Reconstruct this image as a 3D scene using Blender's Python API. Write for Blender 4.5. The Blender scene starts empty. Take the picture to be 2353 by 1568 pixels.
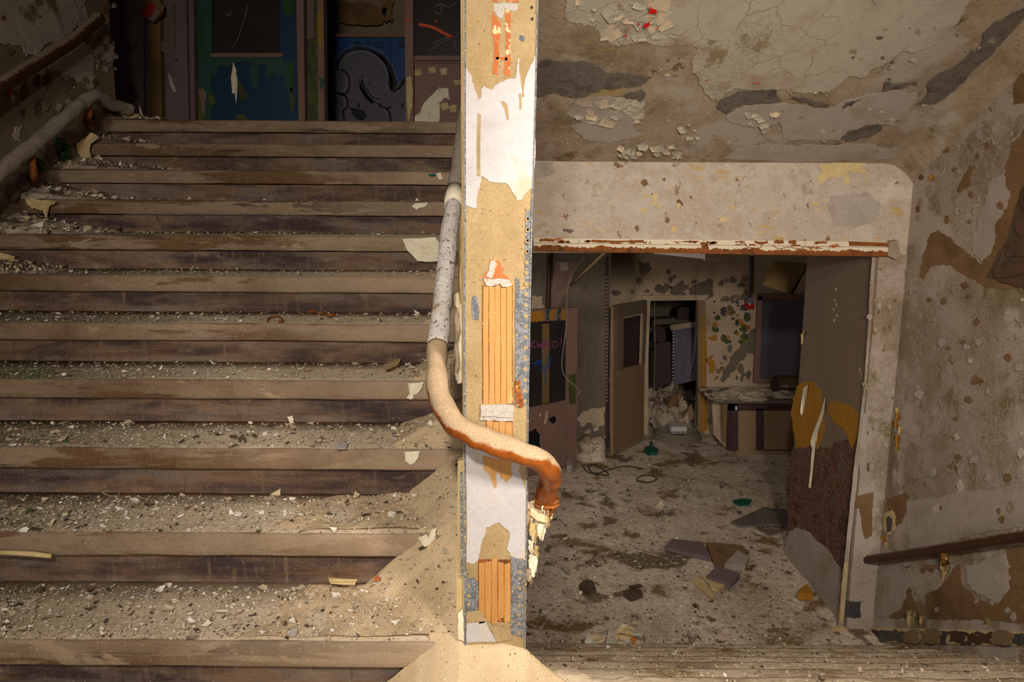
import bpy, math, random
from mathutils import Vector, Matrix, noise
from mathutils.geometry import tessellate_polygon
C = bpy.context.scene.collection
SC = bpy.context.scene
RND = random.Random(7)

# ------------------------------------------------------------------ camera
T, R = 0.336, 0.1914            # tread depth, riser height
EZ = 1.698                      # eye above the half landing
FPX = 1681.2
cd = bpy.data.cameras.new('camera'); cam = bpy.data.objects.new('camera', cd); C.objects.link(cam)
cam.location = (0, 0, EZ); PITCH = 0.1616; ROLL = -0.006
cam.rotation_euler = (math.pi/2 - PITCH, ROLL, 0)
cd.sensor_width = 36; cd.lens = 36*FPX/2353; cd.shift_y = -35/2353; cd.clip_start = 0.05
SC.camera = cam
CM = cam.rotation_euler.to_matrix()

# ------------------------------------------------------------------ light
w = bpy.data.worlds.new('world'); SC.world = w; w.use_nodes = True
w.node_tree.nodes['Background'].inputs[0].default_value = (0.9, 0.8, 0.7, 1)
w.node_tree.nodes['Background'].inputs[1].default_value = 0.03
def lamp(name, kind, loc, target, power, col, **kw):
    l = bpy.data.lights.new(name, kind); o = bpy.data.objects.new(name, l); C.objects.link(o)
    o.location = loc; l.energy = power; l.color = col
    d = Vector(target) - Vector(loc); o.rotation_euler = d.to_track_quat('-Z', 'Y').to_euler()
    for k, v in kw.items(): setattr(l, k, v)
    return o
lamp('work_lamp', 'SPOT', (-0.26, -0.85, EZ+1.35), (0.05, 3.2, 0.75), 440, (1.0, 0.92, 0.83),
     spot_size=math.radians(92), spot_blend=1.0, shadow_soft_size=0.10)
lamp('rear_fill', 'SPOT', (0.1, -5.6, 2.75), (0.45, 5.0, 1.55), 1000, (1.0, 0.90, 0.80),
     spot_size=math.radians(62), spot_blend=0.9, shadow_soft_size=0.5)  # added fill behind the camera, evens out the light on far surfaces
lamp('flight_fill', 'SPOT', (1.05, 0.55, 2.10), (1.15, 5.2, 0.20), 440, (1.0, 0.92, 0.83),
     spot_size=math.radians(106), spot_blend=1.0, shadow_soft_size=0.15)  # added fill to brighten the right flight, soffit and room floor
lamp('room_fill', 'AREA', (-0.75, 6.3, 0.75), (2.6, 9.6, 0.2), 20, (1.0, 0.9, 0.8), size=0.8)  # added fill, hidden behind the partition to lift the dark room
SC.view_settings.view_transform = 'Standard'; SC.view_settings.look = 'None'
SC.view_settings.gamma = 1; SC.view_settings.use_curve_mapping = False
SC.view_settings.exposure = 0.0

# ------------------------------------------------------------------ helpers
def lin(c):
    c = c/255.0
    return c/12.92 if c <= 0.04045 else ((c+0.055)/1.055)**2.4
def rgb(c): return (lin(c[0]), lin(c[1]), lin(c[2]), 1)

class NB:
    def __init__(s, m): s.t = m.node_tree; s.n = s.t.nodes; s.l = s.t.links
    def add(s, typ, **kw):
        n = s.n.new(typ)
        for k, v in kw.items(): setattr(n, k, v)
        return n
    def link(s, a, b): s.l.new(a, b)
    def noise(s, vec, scale, detail=6, rough=0.6, dist=0.0):
        n = s.add('ShaderNodeTexNoise'); n.inputs['Scale'].default_value = scale
        n.inputs['Detail'].default_value = detail; n.inputs['Roughness'].default_value = rough
        n.inputs['Distortion'].default_value = dist; s.link(vec, n.inputs['Vector']); return n.outputs['Fac']
    def ramp(s, fac, stops, const=False):
        r = s.add('ShaderNodeValToRGB'); e = r.color_ramp.elements
        if const: r.color_ramp.interpolation = 'CONSTANT'
        while len(e) < len(stops): e.new(0.5)
        for i, (p, c) in enumerate(stops): e[i].position = p; e[i].color = c if len(c) == 4 else rgb(c)
        s.link(fac, r.inputs[0]); return r.outputs[0]
    def mask(s, fac, a, b): return s.ramp(fac, [(min(a, b), (0,0,0,1) if a < b else (1,1,1,1)), (max(a, b), (1,1,1,1) if a < b else (0,0,0,1))])
    def mix(s, fac, a, b, mode='MIX'):
        m = s.add('ShaderNodeMix', data_type='RGBA', blend_type=mode)
        for inp, v in ((m.inputs[0], fac), (m.inputs[6], a), (m.inputs[7], b)):
            if hasattr(v, 'is_linked') or hasattr(v, 'node'): s.link(v, inp)
            elif isinstance(v, (int, float)): inp.default_value = v
            else: inp.default_value = v if len(v) == 4 else rgb(v)
        return m.outputs[2]
    def math(s, op, a, b):
        m = s.add('ShaderNodeMath', operation=op)
        for inp, v in ((m.inputs[0], a), (m.inputs[1], b)):
            if isinstance(v, (int, float)): inp.default_value = v
            else: s.link(v, inp)
        return m.outputs[0]

def mat(name, cols, scale=4, stretch=(1,1,1), fine=40, fineamt=0.35, rough=0.85, bump=0.15, bscale=None,
        specks=None, cracks=None, stains=(), dust=None, metal=0.0, zstain=None, xgrade=None):
    """specks=[(scale, thr, col)], cracks=[(scale, width, col, maskscale, maskthr)], stains=[(scale, lo, hi, col, stretch)]"""
    m = bpy.data.materials.new(name); m.use_nodes = True; b = NB(m)
    bs = m.node_tree.nodes['Principled BSDF']; bs.inputs['Roughness'].default_value = rough
    bs.inputs['Metallic'].default_value = metal
    bs.inputs['Specular IOR Level'].default_value = 0.25
    tc = b.add('ShaderNodeTexCoord'); co = tc.outputs['Object']
    def mp(st):
        if st == (1,1,1): return co
        q = b.add('ShaderNodeMapping'); q.inputs['Scale'].default_value = st; b.link(co, q.inputs['Vector']); return q.outputs[0]
    v = mp(stretch)
    n1 = b.noise(v, scale, 7, 0.62, 0.4)
    k = len(cols)
    col = b.ramp(n1, [(0.30 + 0.40*i/max(1, k-1), c) for i, c in enumerate(cols)])
    n2 = b.noise(v, fine, 5, 0.7)
    g = b.ramp(n2, [(0.25, (1-fineamt,)*3 + (1,)), (0.75, (1+fineamt*.6,)*3 + (1,))])
    col = b.mix(1.0, col, g, 'MULTIPLY')
    h = b.math('ADD', b.math('MULTIPLY', n1, 0.6), b.math('MULTIPLY', n2, 0.35))
    for (sc_, lo, hi, c, st) in stains:
        f = b.noise(mp(st), sc_, 8, 0.62, 0.3)
        col = b.mix(b.mask(f, lo, hi), col, c)
    if zstain:                                   # stain with its own height in the wall
        (z0, z1, c) = zstain
        sx = b.add('ShaderNodeSeparateXYZ'); b.link(co, sx.inputs[0])
        zz = b.math('ADD', sx.outputs[2], b.math('MULTIPLY', b.math('SUBTRACT', b.noise(co, 14, 6, .7), 0.5), 0.9*abs(z1-z0)+0.02))
        mr = b.add('ShaderNodeMapRange'); mr.inputs[1].default_value = z0; mr.inputs[2].default_value = z1
        b.link(zz, mr.inputs[0]); col = b.mix(mr.outputs[0], col, c)
    if xgrade:                                   # colour graded along X; on treads, heap sand plus painted light falloff
        (xa, xb, c) = xgrade
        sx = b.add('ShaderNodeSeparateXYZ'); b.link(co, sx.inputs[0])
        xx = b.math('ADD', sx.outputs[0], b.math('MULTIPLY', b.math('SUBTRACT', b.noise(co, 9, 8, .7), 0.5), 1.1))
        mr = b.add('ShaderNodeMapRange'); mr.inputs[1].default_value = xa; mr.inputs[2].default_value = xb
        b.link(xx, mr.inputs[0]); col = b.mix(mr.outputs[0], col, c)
    for (sc_, wd, c, ms, mt) in (cracks or ()):
        vo = b.add('ShaderNodeTexVoronoi', feature='DISTANCE_TO_EDGE'); vo.inputs['Scale'].default_value = sc_
        wv = b.add('ShaderNodeMix', data_type='VECTOR'); wv.inputs[0].default_value = 0.10
        nn = b.add('ShaderNodeTexNoise'); nn.inputs['Scale'].default_value = sc_*1.1; b.link(co, nn.inputs['Vector'])
        b.link(co, wv.inputs[4]); b.link(nn.outputs['Color'], wv.inputs[5]); b.link(wv.outputs[1], vo.inputs['Vector'])
        e = b.mask(vo.outputs['Distance'], wd, wd*0.2)
        e = b.math('MULTIPLY', e, b.mask(b.noise(co, ms, 4, .6), mt, mt+0.06))
        col = b.mix(e, col, c); h = b.math('SUBTRACT', h, b.math('MULTIPLY', e, 0.25))
    for (sc_, thr, c) in (specks or ()):
        f = b.noise(co, sc_, 2, 0.5)
        col = b.mix(b.mask(f, thr, thr+0.03), col, c)
    if dust:
        ge = b.add('ShaderNodeNewGeometry'); sx = b.add('ShaderNodeSeparateXYZ'); b.link(ge.outputs['Normal'], sx.inputs[0])
        f = b.math('ADD', sx.outputs[2], b.math('MULTIPLY', b.math('SUBTRACT', b.noise(co, 28, 8, .75), 0.5), dust[3] if len(dust) > 3 else 1.1))
        mk = b.mask(f, dust[1], dust[2])
        col = b.mix(mk, col, dust[0])
        col2 = b.ramp(b.noise(co, 260, 2), [(0.35, (0.7,0.7,0.7,1)), (0.65, (1.15,1.15,1.15,1))])
        col = b.mix(0.8, col, col2, 'MULTIPLY')
        b.link(b.ramp(mk, [(0, (rough,)*3+(1,)), (1, (1,1,1,1))]), bs.inputs['Roughness'])
    b.link(col, bs.inputs['Base Color'])
    bp = b.add('ShaderNodeBump'); bp.inputs['Strength'].default_value = min(1, bump*3); bp.inputs['Distance'].default_value = 0.012
    b.link(h, bp.inputs['Height']); b.link(bp.outputs[0], bs.inputs['Normal'])
    return m

class Plane:
    def __init__(s, p, n): s.p = Vector(p); s.n = Vector(n).normalized()
    def __call__(s, px, py, off=0.0):
        d = CM @ Vector(((px-1176.5)/FPX, -(py-749)/FPX, -1))
        o = Vector((0, 0, EZ)); t = (s.p + s.n*off - o).dot(s.n)/d.dot(s.n)
        return o + d*t
def FY(y): return Plane((0, y, 0), (0, -1, 0))
def PZ(z): return Plane((0, 0, z), (0, 0, 1))
def PX(x): return Plane((x, 0, 0), (-1 if x > 0 else 1, 0, 0))
def vert_plane(a, b):                                  # vertical plane through two floor points, facing the camera
    d = b - a; n = Vector((d.y, -d.x, 0)).normalized()
    if n.dot(Vector((0,0,EZ)) - a) < 0: n = -n
    return Plane(a, n)

def tag(o, label=None, cat=None, group=None, kind=None):
    if label: o['label'] = label
    if cat: o['category'] = cat
    if group: o['group'] = group
    if kind: o['kind'] = kind
    return o
def obj(name, V, F, m, parent=None, smooth=False, mi=None):
    me = bpy.data.meshes.new(name); me.from_pydata([tuple(v) for v in V], [], F)
    for q in (m if isinstance(m, (list, tuple)) else [m]): me.materials.append(q)
    if mi: me.polygons.foreach_set('material_index', mi)
    if smooth: me.polygons.foreach_set('use_smooth', [True]*len(me.polygons))
    me.update()
    o = bpy.data.objects.new(name, me); C.objects.link(o)
    if parent: par(o, parent)
    return o
def root_of(p):
    v = Vector(p.location)
    q = p.parent
    while q: v += Vector(q.location); q = q.parent
    return v
def par(o, p):
    o.parent = p
    if p.type == 'EMPTY': o.matrix_parent_inverse = Matrix.Translation(-root_of(p))
    elif p.parent is not None and p.parent.type == 'EMPTY': pass
    return o
def empty(name, loc, label=None, cat=None, group=None, kind=None):
    o = bpy.data.objects.new(name, None); C.objects.link(o); o.location = loc; o.empty_display_size = 0.05
    return tag(o, label, cat, group, kind)
class MB:
    def __init__(s): s.V = []; s.F = []; s.I = []
    def add(s, V, F, i=0):
        n = len(s.V); s.V += [tuple(v) for v in V]; s.F += [tuple(n+k for k in f) for f in F]; s.I += [i]*len(F)
    def box(s, a, b, i=0):
        (x0,y0,z0), (x1,y1,z1) = a, b
        s.add([(x0,y0,z0),(x1,y0,z0),(x1,y1,z0),(x0,y1,z0),(x0,y0,z1),(x1,y0,z1),(x1,y1,z1),(x0,y1,z1)],
              [(0,3,2,1),(4,5,6,7),(0,1,5,4),(1,2,6,5),(2,3,7,6),(3,0,4,7)], i)
    def obj(s, name, m, parent=None, smooth=False): return obj(name, s.V, s.F, m, parent, smooth, s.I if isinstance(m, list) else None)
def jag(poly, amp, it=3, seed=1):
    r = random.Random(seed); P = [Vector(p) for p in poly]
    for _ in range(it):
        Q = []
        for i, a in enumerate(P):
            b = P[(i+1) % len(P)]; L = (b-a).length; Q.append(a)
            if L > 5:
                n = Vector((-(b-a).y, (b-a).x))/L
                Q.append((a+b)/2 + n*r.uniform(-1, 1)*min(amp, L*0.28))
        P = Q; amp *= 0.6
    return P
def slab_geo(poly, pl, t, off=0.0, chamf=0.0):
    """polygon in photo pixels laid on a real plane; front at off+t, back at off"""
    n = len(poly)
    V = [pl(p[0], p[1], off+t) for p in poly] + [pl(p[0], p[1], off) for p in poly]
    # keep true right angles: back face goes straight back along the normal
    V[n:] = [v - pl.n*t for v in V[:n]]
    tr = tessellate_polygon([[v for v in V[:n]]])
    F = [tuple(f) for f in tr]
    for f in range(len(F)):
        a, b, c = (V[i] for i in F[f])
        if (b-a).cross(c-a).dot(pl.n) < 0: F[f] = F[f][::-1]
    a0 = sum(((V[i]).cross(V[(i+1) % n])).dot(pl.n) for i in range(n))
    for i in range(n):
        j = (i+1) % n
        F.append((i, i+n, j+n, j) if a0 > 0 else (i, j, j+n, i+n))
    return V, F
def slab(name, poly, pl, t, m, parent=None, off=0.0, amp=0, it=3, seed=1):
    if amp: poly = jag(poly, amp, it, seed)
    V, F = slab_geo(poly, pl, t, off); return obj(name, V, F, m, parent)
def rect(x0, y0, x1, y1): return [(x0,y0),(x1,y0),(x1,y1),(x0,y1)]
def catmull(P, sub=6):
    Q = []
    for i in range(len(P)-1):
        p0, p1, p2, p3 = P[max(i-1,0)], P[i], P[i+1], P[min(i+2, len(P)-1)]
        for k in range(sub):
            t = k/sub; Q.append(tuple(0.5*((2*b)+(c-a)*t+(2*a-5*b+4*c-d)*t*t+(-a+3*b-3*c+d)*t**3) for a,b,c,d in zip(p0,p1,p2,p3)))
    Q.append(tuple(P[-1])); return Q
def tube_geo(P, r, seg=12, wob=0.0, cap=True, seed=0):
    P = [Vector(p) for p in P]; V = []; F = []; n = len(P)
    up = None
    for i, p in enumerate(P):
        t = (P[min(i+1,n-1)] - P[max(i-1,0)]).normalized()
        if up is None: up = t.orthogonal().normalized()
        up = (up - t*up.dot(t)).normalized(); s = t.cross(up)
        rr = r[i] if isinstance(r, list) else r
        for k in range(seg):
            a = 2*math.pi*k/seg; q = p + (up*math.cos(a)+s*math.sin(a))*rr
            if wob: q += (up*math.cos(a)+s*math.sin(a))*wob*noise.noise(q*22+Vector((seed,0,0)))
            V.append(q)
    for i in range(n-1):
        for k in range(seg):
            a = i*seg+k; b = i*seg+(k+1) % seg; F.append((a, b, b+seg, a+seg))
    if cap: F.append(tuple(range(seg))[::-1]); F.append(tuple((n-1)*seg+k for k in range(seg)))
    return V, F
def tube(name, P, r, m, parent=None, seg=12, wob=0.0, seed=0):
    V, F = tube_geo(P, r, seg, wob, True, seed); return obj(name, V, F, m, parent, True)
def ribbon_geo(pts, pl, wpx, off):
    """spray stroke: thin strip on a plane through photo pixels"""
    P = [Vector(q[:2]) for q in catmull([(a, b) for a, b in pts], 5)] if len(pts) > 2 else [Vector(p) for p in pts]
    V = []; F = []
    for i, p in enumerate(P):
        t = (P[min(i+1,len(P)-1)] - P[max(i-1,0)]).normalized(); n = Vector((-t.y, t.x))*wpx/2
        V += [pl(*(p+n), off), pl(*(p-n), off)]
        if i: F.append((2*i-2, 2*i-1, 2*i+1, 2*i))
    return V, F
def strokes(name, L, pl, m, parent=None, off=0.003):
    b = MB()
    for pts, wd in L: b.add(*ribbon_geo(pts, pl, wd, off))
    return b.obj(name, m, parent)
def flake_geo(c, nrm, size, curl, r, asp=1.0, tip=None, n=None):
    """irregular curled chip of old paint, a ring and a rim round a centre"""
    nrm = Vector(nrm).normalized(); u = nrm.orthogonal().normalized(); u.rotate(Matrix.Rotation(r.uniform(0, 6.28), 3, nrm)); v = nrm.cross(u)
    n = n or r.choice([4, 5, 5, 6, 7]); V = [Vector(c)]; F = []
    for ring in (0.55, 1.0):
        r2 = random.Random(int(size*1e6) + int(c[0]*1e4))
        for k in range(n):
            a = 2*math.pi*(k + r2.uniform(-.3, .3))/n; rr = size*ring*r2.uniform(.6, 1.1)
            x = math.cos(a)*rr; y = math.sin(a)*rr*asp
            V.append(Vector(c) + u*x + v*y + nrm*(curl*x*x/size + 0.15*curl*size*r2.uniform(-1, 1)))
    for k in range(n):
        j = (k+1) % n; F += [(0, 1+k, 1+j), (1+k, 1+n+k, 1+n+j, 1+j)]
    return V, F
def sheet(name, poly, pl, m, parent=None, curl=0.03, axis=(1,0), off=0.01, amp=2, seed=3, ctr=None, fold=0.0, t=0.0015):
    """a loose sheet of paint: jagged outline on a plane, bent away from it along an axis"""
    P = jag(poly, amp, 2, seed); n = len(P); cx = sum(p[0] for p in P)/n; cy = sum(p[1] for p in P)/n
    if ctr: cx, cy = ctr
    mx = max(abs((p[0]-cx)*axis[0]+(p[1]-cy)*axis[1]) for p in P) or 1
    V = []; F = []
    rings = [0.0, 0.35, 0.7, 1.0]
    def pt(x, y):
        s_ = ((x-cx)*axis[0]+(y-cy)*axis[1])/mx
        q = pl(x, y, off + curl*s_*s_ + fold*math.sin(s_*7+seed) + 0.12*abs(curl)*math.sin(x*.21+y*.17+seed))
        return q
    for side in (0, 1):
        base = len(V); V.append(pt(cx, cy) - pl.n*t*side)
        for rg in rings[1:]:
            for p in P: V.append(pt(cx+(p[0]-cx)*rg, cy+(p[1]-cy)*rg) - pl.n*t*side)
        f = []
        for k in range(n):
            j = (k+1) % n; f.append((base, base+1+k, base+1+j))
            for g in range(2): a = base+1+g*n; f.append((a+k, a+n+k, a+n+j, a+j))
        F += f if side == 0 else [q[::-1] for q in f]
    b0 = 1+2*n; b1 = (1+3*n)+1+2*n
    for k in range(n): j = (k+1) % n; F.append((b0+k, b1+k, b1+j, b0+j))
    return obj(name, V, F, m, parent)

# ------------------------------------------------------------------ materials
K = {}
K['nosing'] = mat('nosing_stone', [(84,62,40),(112,90,68),(132,112,90),(96,74,52)], 2.2, (.5,1,1.4), 70, .22, .8, .10,
    specks=[(170,.70,(205,180,150)),(420,.68,(210,190,162))], stains=[(2.6,.53,.57,(92,66,40),(.5,1,4)),(1.5,.58,.61,(66,50,36),(.5,1,5)),(3.5,.62,.64,(138,118,94),(1,1,2))], xgrade=(-1.4, .2, (164,142,116)))  # graded paler toward the partition end
K['riser'] = mat('riser_paint', [(60,46,38),(88,68,54),(112,88,68),(106,92,82),(72,58,50)], 2.6, (.5,1,2.6), 60, .3, .8, .12,
    specks=[(200,.70,(180,158,134))], stains=[(3.5,.46,.62,(58,44,42),(.5,1,2.6)),(14,.56,.74,(112,92,76),(2.4,1,.35)),(30,.60,.72,(60,46,42),(2.4,1,.3)),(3,.60,.68,(98,72,50),(.5,1,6)),(5,.56,.70,(126,108,90),(.6,1,1.6))])
K['dust'] = mat('tread_dust', [(92,76,52),(122,104,76),(146,128,98)], 4, (1,2.0,1), 120, .35, 1, .3,
    specks=[(70,.60,(226,212,190)),(110,.68,(84,70,52)),(240,.63,(235,222,200))], stains=[(1.1,.52,.60,(104,96,66),(1,2,1)),(5,.60,.66,(96,80,56),(1,2,1)),(.9,.62,.68,(66,88,40),(1,2,1))], xgrade=(-2.1,-.8,(222,200,168)))  # pale end: sand from the heap and light falloff painted into the colour
K['sand'] = mat('fine_sand_dust', [(196,171,134),(208,183,146),(186,161,124)], 4, (1,1,1), 300, .28, 1, .10,
    specks=[(170,.70,(110,84,54)),(240,.72,(232,214,180))])
K['soffit'] = mat('soffit_plaster', [(116,98,74),(142,124,100),(156,140,118),(130,110,84)], 3.0, (1,1,1), 45, .28, .9, .2,
    specks=[(60,.70,(104,86,58))], stains=[(4,.60,.68,(102,84,58),(1,1,1)),(3,.62,.72,(152,128,74),(1,2,1)),(2.2,.55,.64,(158,146,130),(1,1,1))],
    cracks=[(18,.02,(114,96,72),1.8,.56)])
K['sheetpaint'] = mat('crazed_cream_paint', [(152,142,124),(168,158,140),(160,150,132)], 3, (1,1,1), 60, .12, .75, .15,
    stains=[(3,.58,.66,(150,130,114),(1,1,1)),(2,.64,.68,(130,114,84),(1,1,1))],
    cracks=[(5,.010,(122,106,82),1.2,.46),(44,.06,(184,168,150),2.2,.54),(26,.035,(126,110,88),1.9,.52)])
K['scrape'] = mat('bare_dark_patch', [(84,74,66),(106,96,86),(72,62,54)], 8, (1,1,1), 70, .3, .8, .1, specks=[(80,.68,(56,46,36)),(160,.74,(190,178,160))])
K['greycoat'] = mat('grey_skim_coat', [(146,134,120),(160,148,136),(138,124,106)], 3, (1,1,1), 40, .12, .85, .08)
K['beamface'] = mat('beam_plaster', [(150,134,114),(178,164,148),(168,152,134),(186,174,160)], 2.6, (1,1,1.2), 40, .18, .9, .12,
    stains=[(6,.60,.68,(172,144,86),(1,1,2)),(2.5,.58,.66,(176,164,150),(1,1,1)),(9,.64,.70,(122,98,70),(1,1,.5)),(14,.66,.70,(112,86,58),(1,1,1))], cracks=[(14,.018,(132,108,80),1.8,.58)])
K['wallright'] = mat('right_wall_plaster', [(112,96,74),(138,122,102),(158,144,130),(124,106,80)], 2.0, (1,1,1), 45, .28, .9, .2,
    specks=[(70,.70,(98,80,56))], stains=[(2.6,.54,.60,(116,102,72),(1,1,.7)),(1.5,.52,.57,(164,150,138),(1,1,1)),(5,.64,.68,(104,82,54),(1,1,1)),(11,.66,.70,(168,154,140),(1,1,.6))],
    cracks=[(13,.035,(176,162,146),1.3,.50),(30,.07,(172,158,142),1.8,.52)])
K['barebrown'] = mat('bare_brown_render', [(104,78,50),(122,94,62),(94,68,42)], 3, (1,1,1), 60, .2, .95, .12, specks=[(90,.72,(66,48,30))])
K['wallleft'] = mat('left_wall_render', [(120,102,80),(136,118,94),(110,92,70)], 3, (1,1,1), 60, .2, .95, .12, specks=[(60,.70,(60,46,32))],
    stains=[(4,.64,.72,(116,60,28),(1,3,.6))])
K['leftpaint'] = mat('left_wall_grey_paint', [(168,152,138),(186,172,156),(174,160,142)], 4, (1,1,1), 50, .25, .9, .15,
    stains=[(5,.58,.66,(112,94,70),(1,1,1))], cracks=[(9,.02,(100,84,66),1.5,.5)])
K['plaster'] = mat('sanded_tan_plaster', [(146,122,84),(158,134,94),(168,146,108)], 7, (1,1,1), 150, .22, .95, .22,
    specks=[(95,.70,(96,76,48)),(210,.70,(150,122,80)),(60,.76,(150,98,40))])
K['white'] = mat('lilac_white_paint', [(160,153,150),(170,164,162),(176,170,168),(172,160,138)], 6, (1,1,1), 90, .08, .8, .1,
    specks=[(300,.72,(180,170,160))], stains=[(6,.58,.72,(182,164,128),(1,1,.5)),(9,.66,.74,(166,138,92),(1,1,.4)),(40,.62,.72,(186,180,176),(1,1,1))])
K['clay'] = mat('terracotta_block', [(172,124,70),(180,134,78),(168,116,58)], 10, (1,1,.3), 150, .16, .85, .15,
    specks=[(80,.74,(224,176,120))], stains=[(8,.60,.70,(222,172,112),(1,1,.4))])
K['redclay'] = mat('orange_block_paint', [(164,88,44),(172,100,56),(170,116,80)], 14, (1,1,.5), 120, .2, .85, .15, stains=[(40,.58,.62,(218,184,140),(1,1,1))])
K['mortar'] = mat('white_mortar', [(172,162,150),(182,174,164)], 20, (1,1,1), 90, .2, .9, .3, specks=[(140,.66,(120,104,92))])
K['bead'] = mat('galvanised_bead', [(112,112,112),(138,138,140),(96,98,102),(150,146,140)], 40, (1,1,1), 160, .45, .7, .3,
    specks=[(150,.64,(200,180,140)),(90,.70,(70,62,54))], stains=[(9,.66,.72,(140,96,48),(1,1,1))], metal=.15)
K['rust'] = mat('flaking_rust', [(110,62,30),(150,86,36),(86,50,30)], 30, (1,1,1), 120, .4, .8, .3, specks=[(90,.66,(206,150,80))])
K['railbrown'] = mat('brown_gloss_rail', [(132,66,18),(150,78,22),(112,58,22)], 8, (1,1,1), 60, .2, .32, .05,
    specks=[(260,.72,(226,196,150))], dust=((176,150,118),-.02,.22,.9))
K['raildark'] = mat('dark_brown_rail', [(62,38,26),(76,46,30),(58,40,30)], 8, (1,1,1), 60, .25, .45, .08, dust=((140,122,100),.5,.75))
K['railwhite'] = mat('whitewashed_rail', [(198,190,182),(214,206,198),(190,174,154)], 9, (1,1,1), 70, .2, .9, .3,
    specks=[(70,.62,(122,106,92)),(130,.64,(150,112,74))], stains=[(12,.60,.64,(150,134,116),(1,1,1)),(5,.62,.70,(164,128,84),(1,1,1))])
K['railgrey'] = mat('dust_caked_rail', [(138,124,108),(160,146,130),(126,110,92)], 9, (1,1,1), 90, .3, .95, .35)
K['cream'] = mat('cream_paint_flake', [(214,204,176),(226,216,190),(204,190,158)], 8, (1,1,1), 60, .12, .6, .05)
K['creamdull'] = mat('ochre_cream_flake', [(176,152,104),(198,176,130)], 8, (1,1,1), 60, .15, .7, .05)
K['flakewhite'] = mat('white_chip', [(206,196,178),(224,214,198)], 30, (1,1,1), 80, .1, .9, .05)
K['flakebeige'] = mat('beige_chip', [(166,148,120),(190,172,144)], 30, (1,1,1), 80, .1, .9, .05)
K['flakedark'] = mat('dark_chip', [(66,54,42),(92,74,54)], 30, (1,1,1), 80, .1, .9, .05)
K['flakegreen'] = mat('green_moss_chip', [(52,76,34),(74,92,44)], 30, (1,1,1), 80, .1, .9, .05)
K['steelpaint'] = mat('rusting_white_steel', [(196,182,156),(206,192,166)], 5, (1,1,1), 60, .1, .6, .08,
    stains=[(9,.60,.65,(160,88,26),(.8,1,1.4)),(26,.68,.72,(120,60,24),(1,1,1))])
K['steelrust'] = mat('rusted_steel_lip', [(98,52,20),(134,76,26),(78,46,26)], 14, (1,1,1), 90, .35, .8, .25)
K['floor'] = mat('grimy_floor', [(142,122,102),(184,164,142),(206,188,168),(166,146,122)], 1.5, (1,1,1), 24, .4, .95, .3,
    specks=[(30,.64,(186,168,148)),(40,.66,(66,52,42)),(90,.66,(196,180,160))], stains=[(2.4,.57,.63,(118,92,56),(1,1,1)),(1.8,.58,.62,(106,88,70),(1,1,1)),(7,.60,.66,(96,78,60),(1,1,1))])
K['stepdirt'] = mat('dirty_step_dust', [(120,100,78),(164,144,118),(186,168,142),(126,100,62)], 3, (.6,2,1), 40, .4, .95, .3,
    specks=[(40,.64,(206,190,166)),(60,.66,(70,54,40))], stains=[(2.4,.58,.64,(112,80,40),(.6,2,1))])
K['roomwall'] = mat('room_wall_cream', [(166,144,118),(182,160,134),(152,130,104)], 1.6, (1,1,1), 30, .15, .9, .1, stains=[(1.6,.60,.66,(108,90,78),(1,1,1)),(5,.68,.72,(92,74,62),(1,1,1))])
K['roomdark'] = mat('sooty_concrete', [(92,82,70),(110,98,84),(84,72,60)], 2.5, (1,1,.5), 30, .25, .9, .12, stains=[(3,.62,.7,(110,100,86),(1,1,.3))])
K['pink'] = mat('dusty_pink_paint', [(122,94,84),(132,104,92)], 3, (1,1,1), 40, .12, .7, .06, stains=[(6,.68,.72,(92,78,58),(1,1,1))])
K['mauve'] = mat('mauve_paint', [(104,86,86),(114,96,94)], 3, (1,1,.5), 40, .12, .7, .06)
K['ochre'] = mat('ochre_undercoat', [(146,102,30),(164,116,38)], 5, (1,1,1), 50, .15, .6, .05)
K['teal'] = mat('teal_paint', [(32,66,58),(42,78,68)], 5, (1,1,1), 50, .15, .6, .05)
K['green'] = mat('dark_green_paint', [(24,66,30),(34,78,36)], 5, (1,1,1), 50, .2, .6, .05)
K['olive'] = mat('olive_peeling_paint', [(40,44,34),(84,92,36),(52,58,40),(100,104,44)], 9, (2,2,.5), 50, .3, .7, .12)
K['blue'] = mat('deep_blue_paint', [(12,46,72),(18,54,82)], 3, (1,1,1), 40, .1, .5, .04)
K['lockerblue'] = mat('spray_blue', [(8,58,108),(14,68,120)], 3, (1,1,1), 40, .1, .5, .04)
K['locker'] = mat('locker_grey_paint', [(78,76,82),(88,86,92)], 3, (1,1,1), 40, .1, .5, .04)
K['black'] = mat('black_spray', [(14,14,16),(22,22,24)], 3, (1,1,1), 40, .1, .6, .02)
K['greyline'] = mat('grey_spray_highlight', [(112,108,112),(124,120,124)], 3, (1,1,1), 40, .1, .6, .02)
K['glass'] = mat('sooty_glass', [(44,40,36),(52,47,43)], 2, (1,1,1), 40, .2, .22, .02)
K['bluegrey'] = mat('blue_grey_board', [(92,90,102),(102,98,108)], 2, (1,1,1), 40, .08, .5, .02)
K['doorgrey'] = mat('grey_door_paint', [(112,96,80),(120,104,88)], 2, (1,1,.5), 40, .06, .55, .03, specks=[(60,.76,(150,136,118))])
K['doorrust'] = mat('rusting_door_steel', [(62,42,30),(96,68,52),(110,84,70),(80,46,26)], 9, (1,1,1), 60, .6, .9, .25,
    specks=[(60,.62,(132,108,92)),(90,.60,(40,28,22))], stains=[(5,.58,.66,(112,58,28),(3,3,.5))])
K['wooddark'] = mat('dark_cabinet_wood', [(58,40,40),(70,50,48)], 3, (1,1,1), 40, .2, .6, .05)
K['woodtan'] = mat('tan_plywood', [(128,104,78),(138,114,86)], 3, (1,1,.3), 40, .12, .7, .05)
K['woodbrown'] = mat('brown_board', [(112,88,50),(124,98,58)], 3, (1,1,1), 40, .15, .8, .05)
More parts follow.
